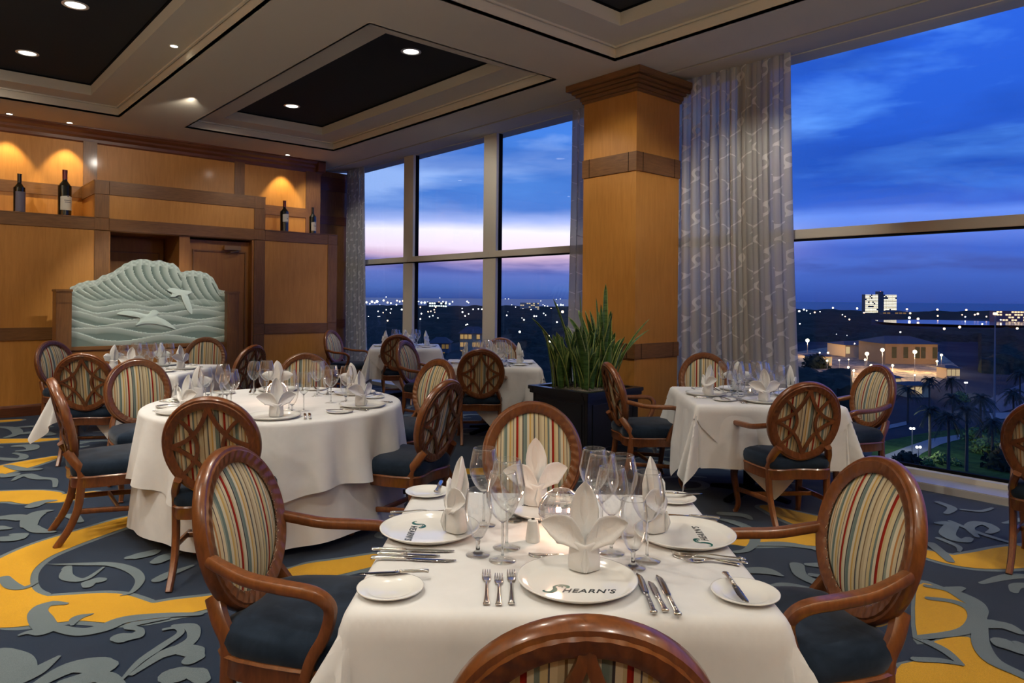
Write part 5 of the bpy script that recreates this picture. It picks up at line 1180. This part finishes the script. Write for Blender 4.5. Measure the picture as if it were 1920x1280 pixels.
# palms and shrubs
BARK = mat('palm_bark', (.05, .04, .035), .9); FROND = mat('palm_frond', (.010, .017, .010), .8)
def palm(px, pyb, pyt, label, seed):
    rnd = random.Random(seed); b = G(px, pyb); d = b.dot(FWD); hh = (pyb-pyt)/FPX*d
    t = thing('palm_tree', label, 'palm tree', (b.x, b.y, GZ), 0, 'palm trees below the large window')
    bm = B(); sweep(bm, [(0, 0, 0), (.1, 0, hh*.5), (.2, .1, hh)], [.55, .42, .38], [.55, .42, .38], (1, 0, 0), 8, 2); obj('trunk', bm, BARK, t)
    bm = B()
    for k in range(34):
        a = rnd.uniform(0, 6.28); el = rnd.uniform(-.5, 1.2); L = rnd.uniform(2.2, 3.2)
        P = [Vector((.2+cos(a)*cos(el)*L*s, .1+sin(a)*cos(el)*L*s, hh+sin(el)*L*s-1.3*s*s*L*.5)) for s in (0, .25, .5, .75, 1)]
        for s_ in range(4):
            p, q = P[s_], P[s_+1]; n = (q-p).cross(Vector((0, 0, 1))).normalized()
            for m_ in range(4):
                c = p.lerp(q, m_/4)
                for sg in (1, -1):
                    tip = c+n*sg*(.75-.12*s_)+(q-p)*.6+Vector((0, 0, -.3)); vs = [bm.verts.new(v) for v in (c, c+(q-p)*.22, tip)]; bm.faces.new(vs)
    obj('fronds', bm, FROND, t, False)
for i, (px, pb, ptp) in enumerate(((1743, 856, 770), (1778, 886, 782), (1804, 884, 770), (1702, 792, 730), (1742, 775, 712), (1786, 800, 745), (1838, 830, 745), (1784, 758, 712), (1860, 868, 790), (1655, 770, 735), (1900, 800, 735), (1912, 770, 700))):
    palm(px+(0 if i != 2 else 8), pb, ptp, ('palm with a bare straight trunk between the walkway and the hedge', 'palm with a leaning trunk beside the bright shrub', 'palm with the thickest trunk at the lawn edge', 'dark palm behind the striped armchair', 'palm below the lit yard', 'palm crown behind the leaning trunk', 'broad dark palm right of the lawn trunks', 'small far palm below the warehouse', 'palm rising from the dark hedge', 'palm just beside the striped armchair back', 'palm by the side road', 'palm at the right picture edge by the road')[i], i)
SHRUB = mat('shrub_leaves', rough=.8, build=lambda t, b: t.l.new(t.ramp(t.noise(t.new('ShaderNodeTexCoord').outputs['Object'], 2.2, 4), [(.4, (.02, .045, .01, 1)), (.62, (.12, .2, .03, 1))]), b.inputs['Base Color']))
def shrub(px, pyb, wpx, label, seed, m_=SHRUB):
    rnd = random.Random(seed); b = G(px, pyb); d = b.dot(FWD); W_ = wpx/FPX*d; bm = B()
    for k in range(260):
        v = Vector((rnd.gauss(0, 1), rnd.gauss(0, 1), abs(rnd.gauss(0, 1)))).normalized()*rnd.uniform(.6, 1); c = Vector((v.x*W_/2, v.y*W_/2, v.z*W_*.55)); s = W_*.09
        u_ = Vector((rnd.gauss(0, 1), rnd.gauss(0, 1), rnd.gauss(0, 1))).normalized(); w_ = u_.orthogonal().normalized()
        bm.faces.new([bm.verts.new(c+q) for q in (u_*s, w_*s*.5, -u_*s, -w_*s*.5)])
    bmesh.ops.create_icosphere(bm, subdivisions=2, radius=W_*.36, matrix=Matrix.Translation((0, 0, W_*.15)))
    o = obj('shrub', bm, m_, None, False, (b.x, b.y, GZ)); tag(o, label, 'shrub', 'shrubs below the large window')
for i, a in enumerate(((1763, 868, 40, 'bright green round shrub beside the palm trunks'), (1800, 752, 34, 'shrub lit green by the park lamp'), (1738, 872, 30, 'shrub left of the bright round one'), (1700, 878, 60, 'dark shrub in front of the path lamp'), (1850, 850, 60, 'hedge shrub along the right of the lawn'), (1828, 825, 44, 'smaller hedge shrub at the top of the lawn'), (1885, 880, 80, 'large dark hedge shrub at the lower right'), (1790, 872, 26, 'low shrub between two palm trunks'), (1530, 690, 50, 'dark bush at the left of the yard'), (1540, 722, 50, 'dark bush below the yard lamps'))):
    shrub(*a, i, SHRUB if i in (0, 1, 2, 4, 5, 7) else TREE)
